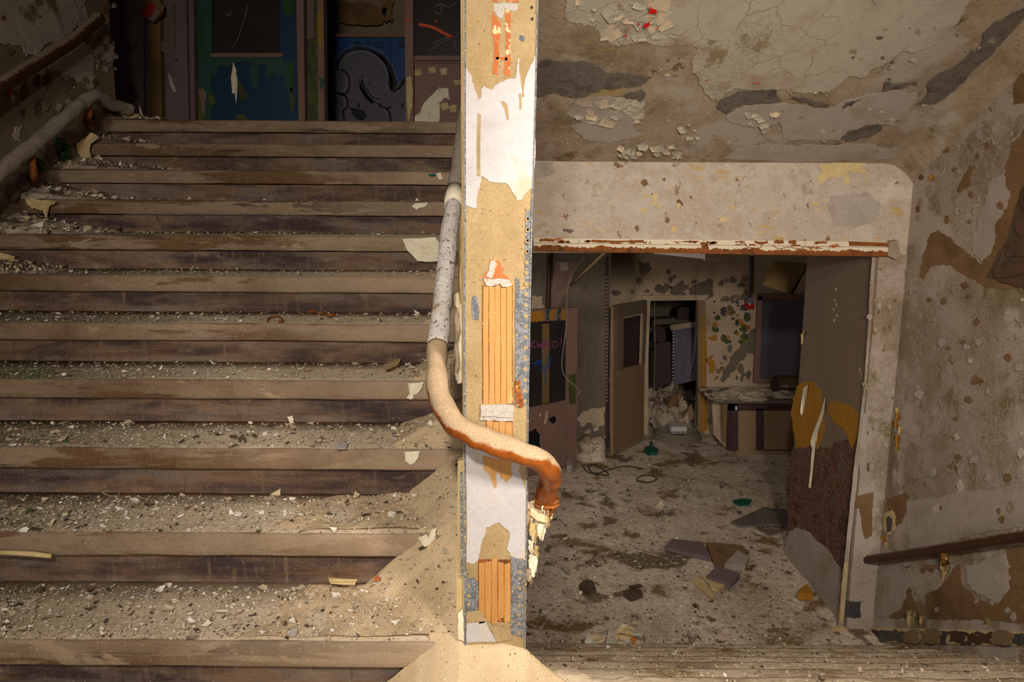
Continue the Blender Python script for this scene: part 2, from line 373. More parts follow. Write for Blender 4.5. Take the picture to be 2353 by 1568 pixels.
K['red'] = mat('red_plastic', [(150,22,26),(168,28,30)], 3, (1,1,1), 40, .1, .4, .02)
K['wire'] = mat('old_cable', [(120,108,92),(134,122,104)], 3, (1,1,1), 40, .1, .6, .02)
K['darkwire'] = mat('black_cable', [(44,34,28),(56,44,36)], 3, (1,1,1), 40, .1, .6, .02)
K['whiteplastic'] = mat('white_plastic', [(190,180,176),(204,196,190)], 3, (1,1,1), 40, .1, .5, .02)
K['orangespray'] = mat('orange_spray', [(196,72,26),(206,82,30)], 3, (1,1,1), 40, .1, .6, .02)
K['purplespray'] = mat('purple_spray', [(130,60,110),(140,70,120)], 3, (1,1,1), 40, .1, .6, .02)
K['bluespray'] = mat('blue_spray', [(20,70,140),(24,80,150)], 3, (1,1,1), 40, .1, .6, .02)
K['redspray'] = mat('red_spray', [(196,20,14),(206,26,18)], 3, (1,1,1), 40, .1, .6, .02)
K['tileblue'] = mat('blue_grey_tile', [(62,60,60),(80,76,72)], 9, (1,1,1), 60, .3, .4, .08)
K['tilemaroon'] = mat('maroon_tile', [(66,44,36),(78,54,42)], 9, (1,1,1), 60, .3, .4, .08)
K['tileochre'] = mat('ochre_tile', [(116,96,66),(130,110,80)], 9, (1,1,1), 60, .3, .5, .08)
K['brick'] = mat('dark_old_brick', [(62,48,40),(92,66,48),(54,46,42)], 8, (1,1,1), 60, .3, .95, .2)
K['greenscrap'] = mat('green_plastic_scrap', [(10,74,58),(14,84,66)], 3, (1,1,1), 40, .1, .5, .02)
K['yellowedpaint'] = mat('yellowed_paint_sheet', [(176,170,154),(186,180,164),(196,160,92)], 7, (1,1,1), 50, .15, .6, .06, stains=[(9,.60,.66,(170,110,36),(1,1,1))])

# ------------------------------------------------------------------ key levels
XL, XR, XJ = -2.93, 2.82, 2.62           # left wall, right wall, edge of the opening
YO, YP, YD = 5.24, 2.03, 2.385           # opening wall, partition end, top nosing of the descending flight
ZR = -8*R                                # room floor
ZU = 12*R                                # upper landing
ZB = EZ - 0.322                          # underside of the beam
ZS = EZ + 0.315                          # foot of the sloping soffit
PXL, PXR = -0.145, 0.048                 # partition faces
SOF = Plane((0, YO, ZS), (0, -0.57, -1)); BEAM = FY(YO); RW = PX(XR); LW = PX(XL); PIL = FY(YP); ROOM = PZ(ZR)
def st(o): return tag(o, kind='structure')
def step_y(k): return 5.405 - T*k
def nose_z(k): return ZU - R*k

# ------------------------------------------------------------------ shell
b = MB(); b.box((XL-.3, -6.6, -.4), (XL, 5.6, 5.6)); wall_left = st(b.obj('wall_left', K['wallleft']))
b = MB(); b.box((XR, -6.6, -1.9), (XR+.3, YO+.4, 5.6)); wall_right = st(b.obj('wall_right', K['wallright']))
b = MB(); b.box((XL-.3, -6.9, -.4), (XR+.3, -6.6, 5.6)); st(b.obj('wall_rear', K['wallleft']))
b = MB(); b.box((XL-.3, -6.6, 4.6), (XR+.3, 5.4, 4.8)); st(b.obj('ceiling', K['soffit']))
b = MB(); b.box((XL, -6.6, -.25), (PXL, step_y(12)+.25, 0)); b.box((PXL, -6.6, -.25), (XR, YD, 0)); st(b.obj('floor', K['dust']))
# sloping soffit over the descending flight
yt = YO - (4.6-ZS)/.57
nx, ny = 60, 60; V = []; F = []
for j in range(ny+1):
    for i in range(nx+1):
        x = PXR-.02 + (XR-PXR+.02)*i/nx; y = YO + (yt-YO)*j/ny; z = ZS + .57*(YO-y)
        x2 = x; cov = max(0, (x-(XR-.22))/.22); z -= .14*cov**2.2
        z += .006*noise.noise(Vector((x*3, y*3, 0)))
        V.append((x2, y, z))
for j in range(ny):
    for i in range(nx): a = j*(nx+1)+i; F.append((a, a+nx+1, a+nx+2, a+1))
nb = len(V); V += [(v[0], v[1], v[2]+.25) for v in V]; F += [tuple(nb+k for k in f[::-1]) for f in F]
soffit = st(obj('ceiling_slope', V, F, K['soffit'], None, True))
# beam above the opening, jamb strip
b = MB(); b.box((PXR-.02, YO, ZB), (XR, YO+.34, ZS+.35)); beam = st(b.obj('wall_beam', K['beamface']))
b = MB(); b.box((XJ, YO-.01, ZR), (XR, YO+.34, ZB)); jamb = st(b.obj('wall_jamb', K['wallright']))
# partition between the flights
b = MB(); b.box((PXL+.006, YP+.012, -1.6), (PXR-.004, YO+.35, 5.2)); partition = st(b.obj('wall_middle', K['plaster']))

# ------------------------------------------------------------------ ascending staircase
stair = empty('staircase', (-1.5, step_y(11), 0), 'wide stone staircase with brown rounded nosings climbing left of the bare partition', 'stairs')
def tread_mesh(k, x0, x1, yk, zk, depth, sgn=1):
    prof = [(.030,-.083),(.004,-.083),(.001,-.078),(0,-.060),(0,-.012),(.003,-.004),(.012,0),(.06,.0),(.12,.001),(.20,.002),(depth+.04,.004),(depth+.04,-.083)]
    n = 46; V = []; F = []; m = len(prof)
    for i in range(n+1):
        x = x0+(x1-x0)*i/n
        for (dy, dz) in prof:
            q = .0022*noise.noise(Vector((x*5, k*3.1, dz*8))) + .0025*noise.noise(Vector((x*1.3, k*5, 4)))
            V.append((x, yk+sgn*(dy+q*.7), zk+dz+q))
    for i in range(n):
        for j in range(m-1): a = i*m+j; F.append((a, a+1, a+m+1, a+m) if sgn < 0 else (a, a+m, a+m+1, a+1))
    mi = [1 if (j % (m-1)) >= 6 and (j % (m-1)) < 10 else 0 for j in range(n*(m-1))]
    return V, F, mi
for k in range(13):
    if k < 12:
        V, F, mi = tread_mesh(k, XL, PXL, step_y(k), nose_z(k), T if k else .2)
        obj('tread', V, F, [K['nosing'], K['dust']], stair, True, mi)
        b = MB(); yk = step_y(k) + .026; z0 = nose_z(k)-R
        n = 24
        for i in range(n):      # riser with a small cove at the foot
            xa = XL+(PXL-XL)*i/n; xb = XL+(PXL-XL)*(i+1)/n
            b.add([(xa,yk,nose_z(k)-.0885),(xb,yk,nose_z(k)-.0885),(xb,yk,z0+.022),(xa,yk,z0+.022),(xb,yk-.010,z0+.004),(xa,yk-.010,z0+.004),(xa,yk+.05,nose_z(k)-.0885),(xb,yk+.05,nose_z(k)-.0885)],
                  [(3,2,1,0),(5,4,2,3),(0,1,7,6)])
        b.obj('riser', K['riser'], stair)

# ------------------------------------------------------------------ descending staircase
dstair = empty('staircase', (1.4, YD, 0), 'dust-covered flight going down to the dark room right of the partition', 'stairs')
for i in range(8):
    y = YD + T*i; z = -R*i
    # nosing edge faces away from the camera, so the slab is mirrored
    b = MB(); n = 40
    prof = [(-T-.03,-.07),(-T-.03,0),(-.02,.002),(-.004,-.003),(0,-.014),(0,-.06),(-.02,-.07)]
    V = []; F = []; m = len(prof)
    for q in range(n+1):
        x = PXR+(XR-PXR)*q/n
        for dy, dz in prof:
            e = .005*noise.noise(Vector((x*6, i*3.3, dz*5)))
            V.append((x, y+dy+e, z+dz+e))
    for q in range(n):
        for j in range(m-1): a = q*m+j; F.append((a, a+1, a+m+1, a+m))
    obj('tread', V, F, K['stepdirt'], dstair, True)
    b.box((PXR, y-.06, z-R), (XR, y-.03, z-.07)); b.obj('riser', K['riser'], dstair)

# ------------------------------------------------------------------ room floor (uneven) and walls
V = []; F = []; nx, ny = 90, 110
for j in range(ny+1):
    for i in range(nx+1):
        x = -2.5+(6.2+2.5)*i/nx; y = YD+T*7-.05+(13.2-YD-T*7)*j/ny
        V.append((x, y, ZR + .012*noise.noise(Vector((x*2.3, y*2.3, 0))) + .008*noise.noise(Vector((x*9, y*9, 3)))))
for j in range(ny):
    for i in range(nx): a = j*(nx+1)+i; F.append((a, a+1, a+nx+2, a+nx+1))
room_floor = st(obj('floor_room', V, F, K['floor'], None, True))
ZC = ZR+2.95
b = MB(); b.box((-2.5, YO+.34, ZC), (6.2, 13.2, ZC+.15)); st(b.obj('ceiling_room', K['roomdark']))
YB, YW = 10.2, 9.42                      # back wall with the door, nearer dark wall
# back wall built round the doorway
BK = FY(YB)
dl, dr = BK(1487, 900).x, BK(1607, 900).x; dt = BK(1550, 690).z; cx_ = BK(1396, 900).x
b = MB(); b.box((cx_, YB, ZR), (dl, YB+.2, ZC)); b.box((dr, YB, ZR), (6.2, YB+.2, ZC)); b.box((dl, YB, dt), (dr, YB+.2, ZC))
wall_back = st(b.obj('wall_back', K['roomwall']))
DK = FY(YW); cw = DK(1396, 900).x
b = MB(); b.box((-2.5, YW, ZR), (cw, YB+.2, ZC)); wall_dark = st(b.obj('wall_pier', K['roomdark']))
b = MB(); b.box((6.0, YO+.34, ZR), (6.2, 13.2, ZC)); st(b.obj('wall_room_right', K['roomwall']))
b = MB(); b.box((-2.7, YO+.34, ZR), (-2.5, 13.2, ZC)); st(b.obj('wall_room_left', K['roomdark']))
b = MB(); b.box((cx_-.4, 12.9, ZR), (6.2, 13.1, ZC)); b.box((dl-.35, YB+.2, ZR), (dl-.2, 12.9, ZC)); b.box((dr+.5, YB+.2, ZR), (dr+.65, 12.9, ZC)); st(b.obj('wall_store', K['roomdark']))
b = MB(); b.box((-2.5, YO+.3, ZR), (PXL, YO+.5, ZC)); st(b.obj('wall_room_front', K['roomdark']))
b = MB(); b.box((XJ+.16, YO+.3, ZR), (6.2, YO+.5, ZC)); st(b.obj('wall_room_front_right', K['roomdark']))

# ------------------------------------------------------------------ upper landing
UF = 7.3; US = FY(UF)
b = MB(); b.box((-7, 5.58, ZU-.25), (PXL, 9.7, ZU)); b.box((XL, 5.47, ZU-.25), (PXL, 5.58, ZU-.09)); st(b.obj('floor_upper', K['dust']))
b = MB(); b.box((-7, 5.4, 4.9), (PXL, 9.9, 5.1)); st(b.obj('ceiling_upper', K['wallleft']))
b = MB(); b.box((-7, 9.55, ZU), (PXL+.5, 9.8, 5)); st(b.obj('wall_upper_back', K['wallleft']))
b = MB(); b.box((-7, UF+.12, ZU), (US(372, 100).x, UF+.3, 5)); st(b.obj('wall_upper_left', K['mauve']))
# pieces of the upper entrance screen (all at the real screen wall)
def up(name, poly, m, parent=None, t=.05, off=0, amp=0, seed=1): return slab(name, poly, US, t, m, parent, off, amp, 3, seed)
TOPY, BOTY = -260, 300
sc1 = st(up('trim_1', rect(283, TOPY, 330, BOTY), K['mauve'], t=.12)); up('paint_strip', [(330,TOPY),(345,TOPY),(345,BOTY),(332,BOTY)], K['roomdark'], sc1, .08)
sc2 = st(up('trim_2', [(346,TOPY),(362,TOPY),(372,BOTY),(341,BOTY),(345,120)], K['woodbrown'], t=.10))
sc3 = st(up('trim_3', rect(366, TOPY, 440, BOTY), K['mauve'], t=.02))
up('panel', rect(370, 10, 402, 110), K['roomdark'], sc3, .012, .02); up('rail', [(368,94),(434,124),(434,140),(400,136),(368,115)], K['mauve'], sc3, .07, .02)
up('paint_patch', [(385,165),(395,180),(405,210),(400,212),(390,195)], K['leftpaint'], sc3, .002, .02, 1)
sc4 = st(up('trim_4', [(403,TOPY),(441,TOPY),(449,BOTY),(412,BOTY)], K['mauve'], t=.13))
up('groove', [(423,TOPY),(427,TOPY),(438,BOTY),(434,BOTY)], K['wooddark'], sc4, .004, .13)
# door 1: blue and green
d1 = st(empty('door_1', US(570, 283)))
up('stile', [(441,TOPY),(485,TOPY),(487,BOTY),(447,BOTY)], K['teal'], d1); up('stile', [(642,TOPY),(681,TOPY),(684,BOTY),(645,BOTY)], K['blue'], d1)
up('panel', rect(485, 126, 646, BOTY), K['blue'], d1, .03, .005); up('pane', rect(483, TOPY, 644, 126), K['glass'], d1, .01, .01)
up('bead', rect(483, 122, 648, 131), K['pink'], d1, .02, .045)
up('paint_patch', [(485,130),(560,130),(640,130),(668,150),(676,200),(664,210),(650,176),(632,168),(618,186),(612,150),(570,146),(545,142),(520,158),(506,150),(492,175),(484,165)], K['teal'], d1, .003, .05, 5, 3)
up('paint_patch', [(446,15),(460,20),(464,120),(456,150),(448,140)], K['green'], d1, .003, .05, 4, 9); up('paint_patch', [(648,TOPY),(676,TOPY),(676,30),(660,42),(650,25)], K['green'], d1, .003, .05, 4, 5)
up('paint_patch', [(646,40),(676,44),(676,130),(648,130)], K['blue'], d1, .003, .051, 2, 5)
up('paint_patch', [(450,205),(466,215),(470,240),(478,290),(456,280)], K['olive'], d1, .004, .05, 4, 6)
up('paint_patch', [(455,205),(468,205),(474,222),(470,262),(462,240)], K['pink'], d1, .004, .055, 3, 7)
up('paint_patch', [(478,215),(492,218),(497,235),(484,244),(476,232)], K['olive'], d1, .004, .05, 2, 8)
up('paint_patch', [(548,187),(555,190),(562,206),(570,222),(556,233),(550,215)], K['olive'], d1, .003, .05, 2, 8)
up('paint_patch', [(537,265),(556,260),(574,272),(574,283),(538,283)], K['olive'], d1, .003, .05, 2, 2)
sheet('paint_curl', [(536,142),(543,160),(546,180),(543,240),(540,215),(533,215),(530,180)], US, K['cream'], d1, .03, (1,0), .06, 1, 2)
up('paint_patch', [(574,150),(592,150),(598,180),(590,205),(580,190)], K['teal'], d1, .003, .052, 3, 12)
up('paint_patch', [(661,150),(673,140),(676,190),(670,215),(662,190)], K['green'], d1, .003, .054, 3, 11)
up('paint_patch', [(664,210),(674,200),(678,240),(668,262)], K['olive'], d1, .003, .054, 3, 21)
strokes('scratch', [([(570,10),(560,50),(545,92),(530,112)], 1.2), ([(520,28),(524,36),(532,30)], 1.5)], US, K['greyline'], d1, .022)
sc5 = st(up('trim_5', [(676,TOPY),(694,TOPY),(701,BOTY),(686,BOTY)], K['pink'], t=.13, amp=0))
sc6 = st(up('trim_6', [(695,TOPY),(731,TOPY),(731,BOTY),(700,BOTY)], K['olive'], t=.02)); up('panel', rect(706, TOPY, 722, 90), K['roomdark'], sc6, .02, .02)
sc7 = st(up('trim_7', [(728,TOPY),(741,TOPY),(746,BOTY),(731,BOTY)], K['pink'], t=.13))
up('paint_patch', [(729,30),(739,20),(742,90),(736,120),(730,90)], K['ochre'], sc7, .004, .13, 3, 5); up('paint_patch', [(732,175),(744,180),(742,215),(734,200)], K['teal'], sc7, .004, .13, 3, 5)
# frame right of the lockers and door 2
sc8 = st(up('trim_8', [(928,TOPY),(949,TOPY),(950,BOTY),(932,BOTY)], K['pink'], t=.13)); up('paint_patch', [(934,180),(945,176),(948,240),(938,280)], K['creamdull'], sc8, .003, .13, 3, 4)
up('paint_mark', rect(931, 46, 943, 50), K['orangespray'], sc8, .002, .13)
d2 = st(empty('door_2', US(1010, 283)))
up('pane', rect(952, TOPY, 1140, 128), K['glass'], d2, .01, .01); up('rail', rect(949, 128, 1140, 146), K['pink'], d2, .05); up('groove', rect(949, 138, 1140, 141), K['wooddark'], d2, .004, .05)
up('panel', rect(949, 146, 1140, BOTY), K['pink'], d2, .03)
up('paint_patch', [(952,268),(962,262),(985,225),(1008,205),(1008,283),(952,283)], K['cream'], d2, .003, .03, 3, 4)
sheet('paint_curl', [(1008,200),(1030,203),(1035,232),(1022,222),(1012,235),(1003,240)], US, K['cream'], d2, .05, (1,.4), .045, 1.5, 2)
for q, (x, y) in enumerate([(993,160),(1020,165),(960,165),(1040,250),(1022,245),(1050,190)]):
    up('paint_patch', [(x-9,y-6),(x+8,y-8),(x+9,y+6),(x-6,y+8)], K['creamdull'], d2, .003, .03, 3, q)
strokes('spray_stroke', [([(962,56),(985,60),(1002,66),(1018,75),(1040,86)], 7), ([(1000,47),(1003,51)], 5)], US, K['orangespray'], d2, .022)
strokes('glass_crack', [([(1040,86),(1010,100),(990,116)], 1.2), ([(1042,84),(1020,88),(995,100)], 1.2), ([(1042,88),(1062,70)], 1), ([(1042,88),(1050,118)], 1.3), ([(1015,8),(1030,16),(1050,4)], 1.4), ([(1015,8),(1012,30),(998,26)], 1.4), ([(1015,8),(1000,14)], 2)], US, K['greyline'], d2, .022)
# lockers behind the opening, row of four
LK = FY(9.0)
bx = [740, 797, 847, 897, 950]
lab = ['leftmost of the four graffitied lockers, against the peeling green frame', 'second locker from the left, under the big graffiti curve', 'third locker from the left, under the dark spray arc', 'rightmost graffitied locker, beside the pink frame']
for i in range(4):
    L = empty('locker', LK((bx[i]+bx[i+1])/2, 283), 'blue and grey steel locker, ' + lab[i], 'locker', 'graffitied lockers on the upper landing')
    x0, x1 = bx[i], bx[i+1]
    slab('body', rect(x0+.5, 87, x1-.5, 305), LK, .3, K['lockerblue'], L, -.3)
    LD = slab('door', rect(x0+3, 92, x1-3, 302), LK, .015, K['lockerblue'], L, 0)
    c = (x0+x1)/2
    slab('latch', rect(c-6, 229, c+7, 252), LK, .02, K['locker'], LD, .015); slab('knob', rect(c-1, 237, c+4, 247), LK, .015, K['black'], LD, .035)
    for y in (97, 102, 107): slab('vent', rect(c-9, y, c+9, y+2), LK, .004, K['black'], LD, .015)
gr = empty('graffiti', LK(840, 283), 'large grey bubble letters outlined in black sprayed across the blue lockers', 'graffiti')
fill = [(744,158),(760,168),(775,157),(778,135),(800,118),(830,112),(860,118),(885,135),(900,165),(910,195),(935,180),(948,172),(948,300),(744,300)]
slab('letter_fill', fill, LK, .002, K['locker'], gr, .036)
def arc(cx, cy, rx, ry, a0, a1, n=10): return [(cx+rx*math.cos(math.radians(a0+(a1-a0)*i/n)), cy+ry*math.sin(math.radians(a0+(a1-a0)*i/n))) for i in range(n+1)]
slab('shadow_fill', [(852,116),(880,126),(898,150),(908,175),(913,190),(908,205),(898,206),(891,195),(893,170),(884,145),(866,126)], LK, .002, K['black'], gr, .040)
slab('shadow_fill', [(826,181),(834,182),(838,200),(848,222),(862,237),(855,240),(840,228),(828,205)], LK, .002, K['black'], gr, .040)
slab('shadow_fill', [(808,248),(825,250),(840,258),(843,270),(832,275),(818,268)], LK, .002, K['black'], gr, .040)
slab('shadow_fill', [(744,150),(752,156),(759,165),(752,172),(744,168)], LK, .002, K['black'], gr, .040)
strokes('black_outline', [
    ([(776,158),(778,140),(790,125),(812,114),(838,113),(862,122),(884,142),(896,168),(900,190),(898,207)], 5),
    ([(760,168),(770,160),(785,161),(799,172),(803,192),(799,210),(788,217),(770,216)], 5),
    ([(744,182),(752,196),(750,212),(744,218)], 4), ([(750,222),(762,214),(785,216),(797,226),(798,246),(788,255),(790,270),(793,284)], 5),
    ([(744,232),(757,243),(764,262),(766,284)], 5), ([(846,188),(846,210),(856,222),(870,226),(884,216),(889,200)], 3),
    ([(836,176),(828,182),(827,196),(836,214),(852,230),(872,243),(886,249),(900,246)], 5), ([(900,208),(908,210),(922,196),(932,181),(946,172)], 7),
    ([(806,246),(812,262),(822,272),(836,276)], 4), ([(888,250),(896,262),(897,284)], 5)], LK, K['black'], gr, .042)
strokes('grey_outline', [
    ([(782,160),(784,144),(794,130),(814,120),(838,119),(860,128),(878,146),(889,170),(889,200),(880,220),(866,224),(852,214),(845,196),(838,182),(830,180),(826,192)], 2.4),
    ([(763,172),(772,166),(784,167),(794,176),(797,192),(793,206),(784,212)], 2.2), ([(748,186),(754,200),(750,212)], 2),
    ([(755,224),(766,219),(782,221),(792,230),(792,244),(783,254),(785,284)], 2.2), ([(744,238),(752,246),(759,264),(761,284)], 2.2),
    ([(893,208),(897,214),(903,212)], 2), ([(908,214),(926,202),(946,188)], 2), ([(858,236),(876,248),(888,256),(891,284)], 2.2), ([(773,154),(770,140),(784,120),(812,106),(842,106),(876,120),(900,148),(914,186)], 1.8)], LK, K['greyline'], gr, .044)
b = MB(); a = LK(735, 80); c = LK(955, 88); b.box((a.x, 8.95, c.z), (c.x, 9.4, a.z)); st(b.obj('trim_9', K['pink']))
WU = FY(9.5)
for q, P in enumerate([[(775,0),(850,5),(890,20),(880,55),(810,58),(770,48)], [(880,10),(905,0),(903,48),(884,50)]]):
    slab('plaster_patch', P, WU, .01, K['barebrown'], bpy.data.objects['wall_upper_back'], .05, 5, 3, q)
# red alarm call point hanging skew on the mauve post
al = empty('fire_alarm', US(346, 30), 'small red alarm box hanging tilted high on the upper landing frame', 'fire alarm')
slab('back_plate', [(316,0),(352,-14),(376,14),(372,34),(352,52),(330,40)], US, .03, K['woodbrown'], al, .13)
slab('red_case', [(342,4),(360,18),(340,43),(326,30)], US, .05, K['red'], al, .16); slab('side', [(360,18),(370,28),(350,51),(340,43)], US, .05, K['pink'], al, .16)

# left wall: flaking paint areas, then the rails
for q, P in enumerate([
    [(-40,-120),(190,-120),(200,30),(192,62),(175,60),(160,90),(110,100),(62,128),(40,104),(20,100),(-40,105)],
    [(96,145),(150,120),(205,70),(212,110),(215,160),(212,205),(190,190),(170,204),(150,178),(120,160)],
    [(222,108),(262,95),(272,130),(258,148),(232,140),(225,160),(215,130)], [(34,292),(52,288),(50,326),(38,322)]]):
    slab('plaster_patch', P, LW, .006, K['leftpaint'], wall_left, 0, 9, 4, q+3)
LR = PX(XL+.11)
hr = empty('handrail', LR(120, 120), 'dark red-brown wall handrail at upper left, rising beside the stair', 'handrail')
tube('pipe', catmull([LR(-260,352), LR(-60,238), LR(0,198), LR(90,142), LR(170,92), LR(215,52), LR(228,40)], 5), .040, K['raildark'], hr, 14, .004)
tube('bracket', [LR(205,66), LR(203,84), PX(XL+.02)(200,95)], .018, K['rust'], hr, 8); tube('bracket', [LR(20,195), LR(20,210), PX(XL+.02)(15,215)], .018, K['rust'], hr, 8)
LS = PX(XL+.16)
hl = empty('handrail', LS(120, 300), 'lower rail at left edge thickly caked in pale grey dust, bent at its top', 'handrail')
tube('pipe', catmull([LS(-300,640), LS(-80,470), LS(0,398), LS(60,346), LS(130,288), LS(180,246), LS(212,222), LS(232,224), FY(5.3)(262,242), FY(5.45)(300,252)], 5), .042, K['railgrey'], hl, 14, .012)
tube('bracket', [LS(205,228), LS(206,262), PX(XL+.02)(200,285)], .02, K['rust'], hl, 8); tube('bracket', [LS(70,344), LS(78,400), PX(XL+.02)(75,420)], .02, K['rust'], hl, 8)
for q, (x, y, m) in enumerate([(205,262,'rust'),(214,280,'rust'),(142,330,'green'),(150,350,'green'),(88,380,'green'),(84,395,'rust'),(160,315,'mauve'),(55,415,'mauve'),(120,352,'mauve'),(30,440,'mauve')]):
    r = random.Random(q); s_ = 17
    slab('peeled_patch', [(x-s_*.6,y-s_),(x+s_*.6,y-s_*.8),(x+s_*.8,y+s_*.5),(x,y+s_*1.2),(x-s_*.7,y+s_*.4)], PX(XL+.02), .02, K[m], wall_left, 0, 6, 3, q)

# ------------------------------------------------------------------ partition end: plaster skin, blocks, paint, corner beads
def pil(name, poly, m, t, off=0, amp=3, seed=1, it=4): return slab(name, poly, PIL, t, K[m], partition, off, amp, it, seed)
pil('plaster_face', [(1069,-60),(1239,-60),(1234,120),(1229,300),(1224,480),(1216,800),(1211,1150),(1207,1560),(1069,1560),(1067,700)], 'plaster', .014, -.013, 1.2, 2)
pil('white_paint', [(1233,118),(1226,140),(1213,165),(1206,190),(1205,222),(1198,226),(1196,180),(1194,134),(1190,134),(1184,180),(1160,185),(1148,190),(1130,207),(1112,197),(1106,205),(1103,229),(1097,226),(1090,200),(1083,172),(1070,155),(1069,300),(1069,472),(1096,478),(1098,440),(1106,405),(1125,418),(1162,420),(1180,445),(1188,462),(1202,455),(1212,440),(1225,432),(1229,300)], 'white', .0025, .001, 2.5, 5)
for q, P in enumerate([[(1150,233),(1158,231),(1166,240),(1170,272),(1164,275),(1160,250)], [(1193,215),(1197,215),(1198,250),(1194,252)], [(1098,260),(1106,262),(1104,405),(1096,402)]]):
    pil('plaster_patch', P, 'plaster', .002, .0036, 1.5, q)
for q, P in enumerate([[(1132,24),(1143,40),(1150,55),(1147,95),(1143,172),(1130,170),(1136,110),(1130,70)], [(1161,20),(1174,28),(1172,175),(1158,172),(1162,110)], [(1140,131),(1166,133),(1166,138),(1140,137)], [(1127,-40),(1147,-40),(1144,6),(1130,3)], [(1160,-40),(1194,-40),(1192,5),(1170,6),(1162,0)]]):
    pil('orange_block_face', P, 'redclay', .002, .001, 1.8, q+2)
pil('lime_patch', [(1134,8),(1190,8),(1186,24),(1176,24),(1160,18),(1154,44),(1142,36),(1134,24)], 'mortar', .002, .0005, 2, 4)
# scored terracotta: every rib a piece
def ribs(x0, x1, y0, y1, n, ends=None, seed=0, ragT=8, ragB=8):
    r = random.Random(seed); w_ = (x1-x0)/n
    for i in range(n):
        a = x0+i*w_+.7; c = x0+(i+1)*w_-.4; t0 = y0+r.uniform(-ragT, ragT); b0 = y1+r.uniform(-ragB, ragB)
        pil('clay_rib', [(a,t0+r.uniform(-4,4)),(c,t0+r.uniform(-4,4)),(c,b0+r.uniform(-3,3)),(a,b0)], 'clay', .004, .0005, .7, i+seed, 2)
    pil('clay_block', [(x0-2,y0-2),(x1+2,y0-2),(x1+2,y1+2),(x0-2,y1+2)], 'rust', .0012, .0005, 1, seed)
pil('pink_lime', [(1112,640),(1118,625),(1126,622),(1125,600),(1134,597),(1146,600),(1156,615),(1155,628),(1168,638),(1170,645),(1112,650)], 'redclay', .0025, .001, 3, 7)
pil('white_lime', [(1118,636),(1124,620),(1128,600),(1138,598),(1136,625),(1130,640)], 'mortar', .002, .003, 2, 7)
pil('white_lime', [(1112,640),(1172,644),(1177,655),(1156,660),(1146,652),(1120,658)], 'mortar', .003, .003, 2.5, 8)
ribs(1110, 1177, 658, 930, 5, seed=2, ragT=4, ragB=2)
pil('mortar_joint', [(1105,930),(1180,932),(1180,968),(1103,966)], 'mortar', .006, .001, 2, 3); pil('mortar_ridge', [(1106,944),(1179,947),(1179,960),(1106,957)], 'mortar', .009, .002, 2, 6)
ribs(1118, 1176, 968, 1045, 4, seed=4, ragT=1, ragB=1)
pil('white_paint', [(1069,1018),(1110,1030),(1210,1045),(1210,1150),(1208,1290),(1196,1284),(1172,1278),(1164,1262),(1172,1228),(1150,1205),(1138,1203),(1118,1212),(1114,1232),(1104,1255),(1100,1285),(1088,1296),(1072,1292)], 'white', .0025, .001, 2.5, 15)
pil('clay_patch', [(1108,1048),(1176,1062),(1176,1098),(1164,1108),(1150,1098),(1142,1085),(1142,1120),(1134,1118),(1128,1098),(1112,1080)], 'clay', .002, .0035, 2.5, 5)
pil('bare_patch', [(1196,1062),(1209,1060),(1209,1130),(1202,1112),(1192,1085)], 'plaster', .002, .0035, 2, 5)
ribs(1100, 1173, 1288, 1428, 5, seed=6, ragT=12, ragB=10)
pil('white_paint', [(1073,1432),(1116,1426),(1128,1452),(1142,1476),(1073,1478)], 'white', .003, .0015, 2, 9)
pil('plaster_patch', [(1072,1408),(1100,1404),(1132,1440),(1172,1446),(1178,1470),(1142,1476),(1116,1428),(1072,1432)], 'plaster', .003, .005, 2, 19)
pil('corner_bead', [(1184,640),(1195,640),(1196,668),(1219,660),(1216,800),(1213,930),(1196,938),(1182,930),(1185,780)], 'bead', .003, .001, 1.5, 3)
pil('corner_bead', [(1209,478),(1223,474),(1220,650),(1206,650)], 'bead', .002, .001, 1.5, 4)
pil('corner_bead', [(1085,682),(1096,680),(1101,710),(1100,735),(1086,732)], 'bead', .002, .001, 2, 4)
pil('corner_bead', [(1174,1280),(1190,1284),(1206,1290),(1204,1470),(1188,1462),(1173,1460)], 'bead', .003, .001, 2, 5)
pil('corner_bead', [(1070,1306),(1082,1330),(1090,1328),(1099,1342),(1098,1408),(1080,1406),(1070,1412)], 'bead', .003, .001, 2, 6)
pil('corner_bead', [(1195,80),(1206,84),(1202,96),(1195,92)], 'bead', .002, .001, 2, 7)
pil('rust_patch', [(1182,876),(1196,872),(1198,900),(1205,930),(1196,938),(1184,925)], 'rust', .002, .004, 2, 6)
for (px0, py0, n, dx) in ((1212, 478, 7, -.35), (1209, 660, 11, -.55)):
    pass
dm = None
def dot(x, y, r_=5.5, dark=False):
    P = [(x+r_*math.cos(a*math.pi/5), y+r_*1.05*math.sin(a*math.pi/5)) for a in range(10)]
    slab('plaster_plug', P, PIL, .0015, K['black'] if dark else K['plaster'], partition, .0042)
for i in range(19): dot(1212.5-.42*i, 480+24.6*i, 4.8, False); 
for i in range(5): dot(1213.5-.4*i, 478+25*i, 2.6, True) if i else None
for i, y in enumerate((1316,1330,1352,1372,1392,1414,1434,1456)): dot(1194-.3*i, y, 4.2)
for i, y in enumerate((1326,1348,1370,1390)): dot(1077, y, 4.2)
for x, y in ((1222,16),(1223,43)): dot(x, y, 3, True)
